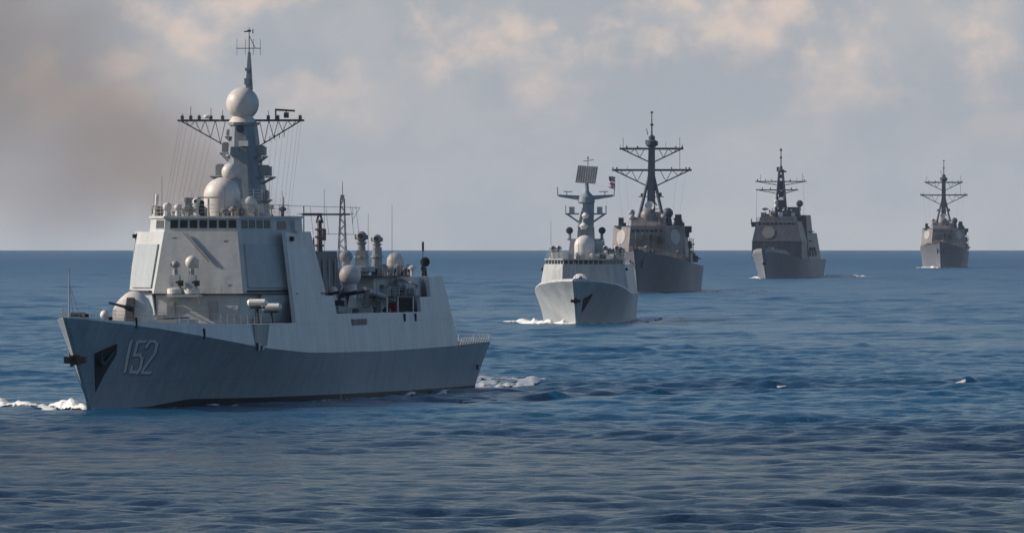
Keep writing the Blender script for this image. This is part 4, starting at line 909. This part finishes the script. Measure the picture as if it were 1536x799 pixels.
    MB().lathe((0, my, 33.9), [(.7, 0), (1.1, .3), (1.1, .9), (.5, 1.2), (.5, 2.0), (.25, 2.2)], 12).box((-1.0, my, 35.0), (.7, .6, 1.5)).box((1.1, my, 34.3), (1.4, .6, .5)).build('mast_head', 'mast_u', T)
    MB().tube((0, my, 36), (0, my, 42), .22, .12).lathe((0, my, 38.4), [(.1, 0), (.4, .2), (.4, .6), (.1, .8)], 10).lathe((0, my, 40.8), [(.15, 0), (.42, .2), (.42, .6), (.05, .8)], 10).build('top_mast', 'mast_u', T)
    whip(T, -7.0, 50, 18.4, 29, .05); whip(T, 6.8, 70, 19, 33, .04)
    return T

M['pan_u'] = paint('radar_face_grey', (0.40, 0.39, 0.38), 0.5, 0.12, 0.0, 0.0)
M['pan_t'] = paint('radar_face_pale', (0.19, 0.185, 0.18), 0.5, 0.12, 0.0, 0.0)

d152 = build_destroyer()
frig = build_frigate()
b1 = build_tripod_destroyer()
b2 = copy_tree(b1)
b2.location = (177.0, 4950, -(177.0 ** 2 + 4950 ** 2) / 2 / R_EARTH); b2.rotation_euler = (0, 0, -rad(3.1))
tag(b1, 'grey tripod-masted destroyer close behind and to the right of the frigate', 'warship', 'warships steaming in column')
tag(b2, 'farthest warship, a small grey destroyer alone at the right end of the column', 'warship', 'warships steaming in column')
tag(build_cruiser(), None)

# flag on a halyard of the first tripod-masted destroyer
fl = place('flag', 30.7, 2920, 3.8)
tag(fl, 'small red and white flag hanging just right of the frigate mast', 'flag')
def cloth(z0, z1, x0, x1, y0=59.0, n=10):
    mb = MB(); vs = []; fs = []
    for i in range(n + 1):
        x = x0 + (x1 - x0) * i / n
        for z in (z0, z1):
            for t in (-.02, .02): vs.append((x, y0 + t + .18 * math.sin(i * 1.1 + z), z - .25 * (x - x0)))
    for i in range(n):
        a = i * 4; b = a + 4
        fs += [(a, a + 2, b + 2, b), (a + 1, b + 1, b + 3, a + 3), (a, b, b + 1, a + 1), (a + 2, a + 3, b + 3, b + 2)]
    fs += [(0, 1, 3, 2), (n * 4, n * 4 + 2, n * 4 + 3, n * 4 + 1)]
    return mb.add(vs, fs)
for k in range(7):
    cloth(25.9 + k * .42, 25.9 + (k + 1) * .42 - .005, -10.6 if k < 4 else -10.0, -9.0).build('stripe', 'flag' if k % 2 == 0 else 'flagw', fl)
cloth(27.6, 28.8, -10.6, -10.005, 59.0, 4).build('canton', 'flagb', fl)

# ================================================================== THE SEA
rs = np.random.RandomState(11)
NW = 64
lam = np.exp(rs.uniform(np.log(2.2), np.log(42.0), NW)); kk = 2 * np.pi / lam
dirs = rs.normal(np.radians(95), np.radians(36), NW)
amp = 0.0090 * lam ** 0.60 * rs.uniform(.6, 1.3, NW); amp = np.minimum(amp, .05 + .055 * np.clip((lam - 12) / 12, 0, 1))
phs = rs.uniform(0, 2 * np.pi, NW)
BUMPS = [(13.3, 1134, 3.6, 1.4, .75, .2), (10.6, 1137, 3.0, 1.4, .5, 0), (3.4, 1108, 1.9, 1.2, .5, 0), (24.5, 1180, 5.5, 1.8, .62, .1), (45.0, 1200, 2.6, 1.5, .8, 0), (-28.0, 1150, 6, 2, .35, 0), (-8.5, 1100, 9, 2.2, .45, .0),
         (22, 1560, 6, 3, .7, 0), (31, 1530, 4, 3, .7, 0), (45, 1570, 5, 3, .6, 0)]
def wave(x, y, cell=0.0):
    x = np.asarray(x, float); y = np.asarray(y, float); z = np.zeros(np.broadcast(x, y).shape)
    grp = 0.75 + 0.35 * np.sin(x * .021 + y * .013 + 1.0) * np.sin(y * .0093 - x * .011)
    for i in range(NW):
        f = np.clip((lam[i] / np.maximum(cell, 1e-6) - 2.2) / 2.0, 0, 1) if np.ndim(cell) or cell else 1.0
        p = kk[i] * (x * np.cos(dirs[i]) + y * np.sin(dirs[i])) + phs[i]
        s = np.sin(p); z = z + amp[i] * f * (s + .22 * np.cos(2 * p))
    z = z * grp
    for (bx, by, sx, sy, h, sk) in BUMPS:
        dx = x - bx; dy = y - by - sk * dx
        z = z + h * np.exp(-(dx / sx) ** 2) * np.exp(-(dy / sy) ** 2) * (1 + .25 * np.sin(dx * 1.9))
    return z - (x * x + y * y) / 2 / R_EARTH
def axis_x():
    xs = [0.0]; 
    while xs[-1] < 60: xs.append(xs[-1] + .42)
    while xs[-1] < 260: xs.append(xs[-1] + 1.0 + (xs[-1] - 60) * .006)
    while xs[-1] < 20000: xs.append(xs[-1] * 1.09)
    a = np.array(xs); return np.concatenate([-a[:0:-1], a])
def axis_y():
    ys = [-3000, -2000, -1200, -700, -300, -100, 0, 80, 150, 220, 290, 350, 400, 440, 470, 500, 520, 540, 555, 565.0]
    while ys[-1] < 1300: ys.append(ys[-1] + .55)
    while ys[-1] < 20000: ys.append(ys[-1] + .55 + (ys[-1] - 1300) * .0016)
    return np.array(ys)
ax, ay = axis_x(), axis_y()
cx_ = np.gradient(ax); cy_ = np.gradient(ay)
nx, ny = len(ax), len(ay)
Z = np.zeros((ny, nx))
for j0 in range(0, ny, 256):
    j1 = min(ny, j0 + 256)
    X, Y = np.meshgrid(ax, ay[j0:j1]); CC = np.maximum(np.broadcast_to(cx_[None, :] * .5, X.shape), np.broadcast_to(cy_[j0:j1, None], X.shape) * .8)
    Z[j0:j1] = wave(X, Y, CC)
X, Y = np.meshgrid(ax, ay)
me = bpy.data.meshes.new('sea'); me.vertices.add(nx * ny); me.vertices.foreach_set('co', np.stack([X, Y, Z], -1).astype(np.float32).ravel())
ii, jj = np.meshgrid(np.arange(nx - 1), np.arange(ny - 1)); a = (jj * nx + ii).ravel()
quads = np.stack([a, a + 1, a + 1 + nx, a + nx], -1).astype(np.int32); nq = len(quads)
me.loops.add(nq * 4); me.loops.foreach_set('vertex_index', quads.ravel()); me.polygons.add(nq)
me.polygons.foreach_set('loop_start', np.arange(0, nq * 4, 4, dtype=np.int32)); me.polygons.foreach_set('use_smooth', np.ones(nq, bool))
me.update(); me.validate()
sea = bpy.data.objects.new('sea', me); COL.objects.link(sea); tag(sea, kind='structure')
print('sea verts', nx * ny)
m, t, b = newmat('sea_water'); nd, lk = t.nodes, t.links
b.inputs['Base Color'].default_value = (0.002, 0.062, 0.135, 1); b.inputs['Roughness'].default_value = .12; b.inputs['IOR'].default_value = 1.333; b.inputs['Specular IOR Level'].default_value = 0.29
g = nd.new('ShaderNodeNewGeometry')
def wn(sc, mp_, det):
    mp = nd.new('ShaderNodeMapping'); mp.inputs['Scale'].default_value = mp_; lk.new(g.outputs['Position'], mp.inputs[0])
    n = nd.new('ShaderNodeTexNoise'); n.inputs['Scale'].default_value = sc; n.inputs['Detail'].default_value = det; n.inputs['Roughness'].default_value = .62; lk.new(mp.outputs[0], n.inputs['Vector']); return n.outputs['Fac']
r1 = wn(1.5, (1, .6, 1), 7.0); r2 = wn(.05, (1, .4, 1), 3)
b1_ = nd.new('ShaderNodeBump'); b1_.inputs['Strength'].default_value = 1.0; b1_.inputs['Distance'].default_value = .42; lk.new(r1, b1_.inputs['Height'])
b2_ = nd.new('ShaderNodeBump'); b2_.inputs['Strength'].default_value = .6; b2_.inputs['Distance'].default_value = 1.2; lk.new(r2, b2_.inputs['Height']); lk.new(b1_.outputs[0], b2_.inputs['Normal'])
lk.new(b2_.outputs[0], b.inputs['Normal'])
# ripples set steeper on the near side, added to darken the water there
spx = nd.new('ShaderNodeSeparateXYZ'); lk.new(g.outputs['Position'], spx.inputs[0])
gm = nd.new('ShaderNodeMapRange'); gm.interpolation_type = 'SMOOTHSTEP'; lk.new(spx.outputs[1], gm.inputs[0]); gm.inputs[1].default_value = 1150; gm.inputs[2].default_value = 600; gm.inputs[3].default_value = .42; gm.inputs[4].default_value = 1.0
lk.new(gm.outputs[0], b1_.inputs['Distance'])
rm = nd.new('ShaderNodeMapRange'); lk.new(spx.outputs[1], rm.inputs[0]); rm.inputs[1].default_value = 1000; rm.inputs[2].default_value = 6000; rm.inputs[3].default_value = .14; rm.inputs[4].default_value = .38
lk.new(rm.outputs[0], b.inputs['Roughness'])
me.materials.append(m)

# foam -----------------------------------------------------------------
m, t, b = newmat('sea_foam'); b.inputs['Base Color'].default_value = (.68, .69, .68, 1); b.inputs['Roughness'].default_value = .8
M['foam'] = m
m, t, b = newmat('churned_water'); b.inputs['Base Color'].default_value = (.26, .38, .36, 1); b.inputs['Roughness'].default_value = .5
M['churn'] = m
def vnoise(x, y, seed):
    r = np.random.RandomState(seed); o = 0
    for k in range(9):
        f = .35 * 1.55 ** k; th = r.uniform(0, 6.28, 2); ph = r.uniform(0, 6.28, 2)
        o = o + .75 ** k * np.sin(f * (x * np.cos(th[0]) + y * np.sin(th[0])) + ph[0] + 1.3 * np.sin(f * .7 * (x * np.cos(th[1]) + y * np.sin(th[1])) + ph[1]))
    return o / 2.2
def foam(name, pts, wid, h, cover=.1, seed=1, mat='foam', cell=.22, label=None):
    """lumpy broken foam along a path; h = height of the breaking crest"""
    pts = [np.array(p, float) for p in pts]; mb = MB(); idx = {}
    seg = [np.linalg.norm(b - a) for a, b in zip(pts[:-1], pts[1:])]; L = sum(seg); n = int(L / cell); K = max(4, int(max(wid) / cell))
    G = []
    cs_ = np.concatenate([[0], np.cumsum(seg)])
    for i in range(n + 1):
        d = L * i / n; px_ = np.interp(d, cs_, [p[0] for p in pts]); py_ = np.interp(d, cs_, [p[1] for p in pts])
        k = min(len(seg) - 1, int(np.searchsorted(cs_[1:], d))); tt = (pts[k + 1] - pts[k]) / seg[k]; nn = np.array([-tt[1], tt[0]])
        w = np.interp(i / n, np.linspace(0, 1, len(wid)), wid)
        for j in range(K + 1):
            v = (j / K - .5); G.append((px_ + nn[0] * v * w, py_ + nn[1] * v * w, v, i / n))
    G = np.array(G); nz = vnoise(G[:, 0] * 4.2, G[:, 1] * 2.6, seed)
    hh = np.interp(G[:, 3], np.linspace(0, 1, len(h)), h); edge = 1 - (np.abs(G[:, 2]) * 2) ** 2
    ends = np.clip(np.minimum(G[:, 3] * 8, (1 - G[:, 3]) * 5), 0, 1)
    z = wave(G[:, 0], G[:, 1], .01) + .02 + np.clip(edge, 0, 1) * ends * hh * np.clip(.55 + .5 * nz, 0, 1.3)
    keep = (nz * .5 + edge * .6 * ends) > cover
    V = [(x, y, zz) for (x, y), zz in zip(G[:, :2], z)]; F = []
    for i in range(n):
        for j in range(K):
            q = (i * (K + 1) + j, i * (K + 1) + j + 1, (i + 1) * (K + 1) + j + 1, (i + 1) * (K + 1) + j)
            if sum(keep[list(q)]) >= 3: F.append(q)
    o = mb.add(V, F).build(name, mat, None, True); tag(o, kind='stuff')
    if label: o['label'] = label
    return o
def W_(ship, p, s):
    v = Matrix.Rotation(ship.rotation_euler.z, 3, 'Z') @ Vector((p, s, 0)) + ship.location; return (v.x, v.y)
S = d152
foam('bow_wave', [W_(S, -.2, -.8), W_(S, -2.2, 3), W_(S, -4.6, 10), W_(S, -7, 18)], [1.4, 2.8, 3.0, 2.6], [1.15, .95, .7, .4], .10, 3)
foam('bow_wave', [W_(S, -3.8, 3), W_(S, -7.5, 11), W_(S, -12, 21), W_(S, -17, 34)], [1.6, 2.6, 2.2, 1.5], [.35, .6, .5, .3], .32, 4)
foam('bow_wave', [W_(S, .2, -.5), W_(S, 1.3, 2.5)], [.5, .7], [.25, .1], .2, 5)
foam('foam_patch', [W_(S, 8.6, 66), W_(S, 9.3, 76), W_(S, 9.5, 83)], [.8, 1.4, .8], [.2, .32, .15], .22, 6)
foam('foam_patch', [(-4.6, 1096), (-.4, 1101)], [1.6, 1.4], [.28, .25], .25, 7)
for i, s0 in enumerate((14, 24, 37, 52, 92, 108, 124)):
    foam('foam_patch', [W_(S, 1.2 + interp([(0, .2), (15, 2.3), (30, 4.7), (48, 6.6), (70, 7.8), (122, 7.3)], s0) , s0), W_(S, 1.6 + interp([(0, .2), (15, 2.3), (30, 4.7), (48, 6.6), (70, 7.8), (122, 7.3)], s0 + 7), s0 + 7)], [.5, .9, .4], [.06, .14, .05], .3, 50 + i, cell=.16)
foam('wake', [W_(S, 0, 141), W_(S, 0, 165), W_(S, -2, 205)], [12, 15, 16], [.35, .30, .15], .0, 8, 'churn', .45)
foam('wake', [W_(S, 5.5, 141), W_(S, 6.5, 160), W_(S, 7, 190)], [2.5, 4, 3], [.6, .45, .25], .18, 9)
foam('wake', [W_(S, 1, 150), W_(S, 2, 175), W_(S, 1, 205)], [7, 9, 8], [.5, .45, .2], .45, 10, cell=.3)
S = frig
foam('bow_wave', [W_(S, -.2, -1), W_(S, -3, 6), W_(S, -7.5, 18), W_(S, -13, 34)], [1.6, 2.8, 3.0, 2.5], [.9, .9, .75, .35], .08, 13, cell=.3)
foam('bow_wave', [W_(S, .2, 0), W_(S, 2.5, 6), W_(S, 6.4, 18)], [1, 1.5, 1.2], [.5, .4, .2], .25, 14, cell=.3)
foam('bow_wave', [W_(S, 8.5, 45), W_(S, 12, 70), W_(S, 17, 95)], [2, 3, 2], [.2, .25, .15], .35, 15, cell=.35)
foam('bow_wave', [W_(b1, 10.5, 55), W_(b1, 17, 85), W_(b1, 30, 130)], [1.5, 1.8, 1.5], [.25, .4, .25], .45, 17, cell=.4)
cr = [o for o in COL.objects if o.name == 'cruiser'][0]
foam('bow_wave', [W_(cr, -.3, -1), W_(cr, -3, 8), W_(cr, -6.5, 25)], [1.6, 2.5, 2], [.5, .7, .3], .15, 18, cell=.4)
foam('wake', [W_(cr, 8.5, 90), W_(cr, 14, 140), W_(cr, 20, 190)], [3, 6, 5], [.5, .8, .4], .22, 19, cell=.6)
foam('bow_wave', [W_(b2, -.3, -1), W_(b2, -5, 10), W_(b2, -12, 30)], [1.8, 3.2, 3], [1.0, .8, .4], .1, 20, cell=.5)
foam('bow_wave', [W_(b2, .3, -1), W_(b2, 6, 16)], [1.5, 2], [.5, .3], .2, 22, cell=.5)
for (x, y, w, h, sd) in ((44.6, 1198.5, 1.0, .1, 31), (48.4, 1199, .6, .12, 32), (57.6, 2895, 1.5, .4, 33), (5.5, 1168, .01, .01, 34), (26.5, 1178, .5, .1, 35), (-3, 1985, .01, .5, 36)):
    if w > .1: foam('whitecap', [(x - w, y), (x + w, y + .3)], [.8, .9], [h, h], .2, sd, cell=.12 if y < 1500 else .3)

# ------------------------------------------------------------------ air and smoke
m = bpy.data.materials.new('sea_haze'); m.use_nodes = True; t = m.node_tree; t.nodes.clear()
o_ = t.nodes.new('ShaderNodeOutputMaterial'); v_ = t.nodes.new('ShaderNodeVolumePrincipled')
v_.inputs['Color'].default_value = (.80, .86, .95, 1); v_.inputs['Density'].default_value = 1.6e-5; v_.inputs['Anisotropy'].default_value = 0.0
t.links.new(v_.outputs[0], o_.inputs['Volume'])
hz = MB().box((0, 8000, -10), (46000, 28000, 270)); ho = hz.build('haze', m); tag(ho, kind='stuff')

def shade_cloud_bank():
    """an added, unseen cumulus bank up-sun of the near water: its shadow darkens the sea before the column"""
    m = bpy.data.materials.new('shade_cumulus'); m.use_nodes = True; t = m.node_tree; t.nodes.clear(); nd, lk = t.nodes, t.links
    o_ = nd.new('ShaderNodeOutputMaterial'); v_ = nd.new('ShaderNodeVolumePrincipled'); v_.inputs['Color'].default_value = (.95, .95, .95, 1)
    g = nd.new('ShaderNodeNewGeometry'); sp = nd.new('ShaderNodeSeparateXYZ'); lk.new(g.outputs['Position'], sp.inputs[0])
    n = nd.new('ShaderNodeTexNoise'); n.inputs['Scale'].default_value = .006; n.inputs['Detail'].default_value = 4; lk.new(g.outputs['Position'], n.inputs['Vector'])
    mr = nd.new('ShaderNodeMapRange'); mr.interpolation_type = 'SMOOTHSTEP'; mr.inputs[1].default_value = 1115; mr.inputs[2].default_value = 850; mr.inputs[3].default_value = 0; mr.inputs[4].default_value = .012
    lk.new(sp.outputs[1], mr.inputs[0])
    a = nd.new('ShaderNodeMapRange'); a.inputs[1].default_value = .3; a.inputs[2].default_value = .6; a.inputs[3].default_value = .35; a.inputs[4].default_value = 1.3; lk.new(n.outputs['Fac'], a.inputs[0])
    q = nd.new('ShaderNodeMath'); q.operation = 'MULTIPLY'; lk.new(mr.outputs[0], q.inputs[0]); lk.new(a.outputs[0], q.inputs[1])
    lk.new(q.outputs[0], v_.inputs['Density']); lk.new(v_.outputs[0], o_.inputs['Volume'])
    vs = []; fs = []; nn = 28
    for k, (r, z) in enumerate(((.0, 300), (.85, 300), (1.0, 340), (.9, 400), (.55, 450), (.0, 470))):
        for i in range(nn):
            w = 2 * math.pi * i / nn; j = 1 + .07 * math.sin(3 * w + k) + .05 * math.sin(7 * w + 2 * k)
            vs.append((-640 + 620 * r * j * math.cos(w), 330 + 840 * r * j * math.sin(w), z + 8 * math.sin(5 * w)))
    for k in range(5):
        for i in range(nn): fs.append((k * nn + i, k * nn + (i + 1) % nn, (k + 1) * nn + (i + 1) % nn, (k + 1) * nn + i))
    o = MB().add(vs, fs).build('shade_cloud', m); tag(o, kind='stuff')  # added out of view, only to throw shade on the near sea
shade_cloud_bank()
def smoke_plume():
    A = Vector((-21.0, 1114, 14.0)); B = Vector((-108, 1262, 66)); L = (B - A).length; d = (B - A).normalized()
    u = d.orthogonal().normalized(); w = d.cross(u); n = 24; vs = []; fs = []
    R = lambda t: 3.4 + 52 * t ** 0.95
    for i in range(9):
        t = i / 8; c = A + d * L * t
        for k in range(n): q = 2 * math.pi * k / n; vs.append(c + (u * math.cos(q) + w * math.sin(q)) * R(t) * 1.02)
    for i in range(8):
        for k in range(n): fs.append((i * n + k, i * n + (k + 1) % n, (i + 1) * n + (k + 1) % n, (i + 1) * n + k))
    fs += [tuple(range(n)), tuple(8 * n + k for k in range(n))]
    m = bpy.data.materials.new('funnel_smoke'); m.use_nodes = True; t = m.node_tree; t.nodes.clear()
    nd, lk = t.nodes, t.links
    def M_(op, a, b=None):
        x = nd.new('ShaderNodeMath'); x.operation = op
        for i, v in enumerate((a, b)):
            if v is None: continue
            if isinstance(v, (int, float)): x.inputs[i].default_value = v
            else: lk.new(v, x.inputs[i])
        return x.outputs[0]
    def V_(op, a, b):
        x = nd.new('ShaderNodeVectorMath'); x.operation = op
        for i, v in enumerate((a, b)):
            if isinstance(v, (tuple, Vector)): x.inputs[i].default_value = tuple(v)
            else: lk.new(v, x.inputs[i])
        return x
    o_ = nd.new('ShaderNodeOutputMaterial'); v_ = nd.new('ShaderNodeVolumePrincipled')
    v_.inputs['Anisotropy'].default_value = .2
    g = nd.new('ShaderNodeNewGeometry')
    rel = V_('SUBTRACT', g.outputs['Position'], A).outputs[0]
    al = V_('DOT_PRODUCT', rel, d).outputs['Value']; tt = M_('MAXIMUM', M_('DIVIDE', al, L), 0.0005)
    ln = V_('LENGTH', rel, (0, 0, 0)).outputs['Value']
    dist = M_('SQRT', M_('MAXIMUM', M_('SUBTRACT', M_('MULTIPLY', ln, ln), M_('MULTIPLY', al, al)), 0.0))
    rr = M_('ADD', M_('MULTIPLY', M_('POWER', tt, 0.95), 52.0), 3.4)
    n1 = nd.new('ShaderNodeTexNoise'); n1.inputs['Scale'].default_value = .075; n1.inputs['Detail'].default_value = 5; n1.inputs['Roughness'].default_value = .55; lk.new(g.outputs['Position'], n1.inputs['Vector'])
    q = M_('DIVIDE', dist, rr)                                  # 0 on the axis, 1 at the edge
    body = nd.new('ShaderNodeMapRange'); body.interpolation_type = 'SMOOTHERSTEP'
    lk.new(M_('ADD', q, M_('MULTIPLY', M_('SUBTRACT', n1.outputs['Fac'], .5), M_('MINIMUM', M_('ADD', M_('MULTIPLY', tt, 7.0), .4), 1.6))), body.inputs[0])
    body.inputs[1].default_value = .9; body.inputs[2].default_value = .0; body.inputs[3].default_value = 0; body.inputs[4].default_value = 1
    edge = nd.new('ShaderNodeMapRange'); edge.interpolation_type = 'SMOOTHSTEP'; lk.new(q, edge.inputs[0]); edge.inputs[1].default_value = .98; edge.inputs[2].default_value = .6; edge.inputs[3].default_value = 0; edge.inputs[4].default_value = 1
    far = nd.new('ShaderNodeMapRange'); far.interpolation_type = 'SMOOTHSTEP'; lk.new(tt, far.inputs[0]); far.inputs[1].default_value = 1.0; far.inputs[2].default_value = .8; far.inputs[3].default_value = 0; far.inputs[4].default_value = 1
    dens = M_('MULTIPLY', M_('MULTIPLY', M_('MULTIPLY', body.outputs[0], edge.outputs[0]), far.outputs[0]), M_('DIVIDE', SMOKE, M_('POWER', rr, .86)))
    lk.new(dens, v_.inputs['Density'])
    cr_ = nd.new('ShaderNodeMix'); cr_.data_type = 'RGBA'; lk.new(tt, cr_.inputs[0]); cr_.inputs[6].default_value = (.60, .49, .43, 1); cr_.inputs[7].default_value = (.25, .27, .30, 1)
    lk.new(cr_.outputs[2], v_.inputs['Color']); lk.new(v_.outputs[0], o_.inputs['Volume'])
    s = MB().add(vs, fs).build('smoke', m); tag(s, kind='stuff'); s['label'] = 'thin brown funnel smoke drifting left behind the mast'
    return s
SMOKE = 0.46
smoke_plume()
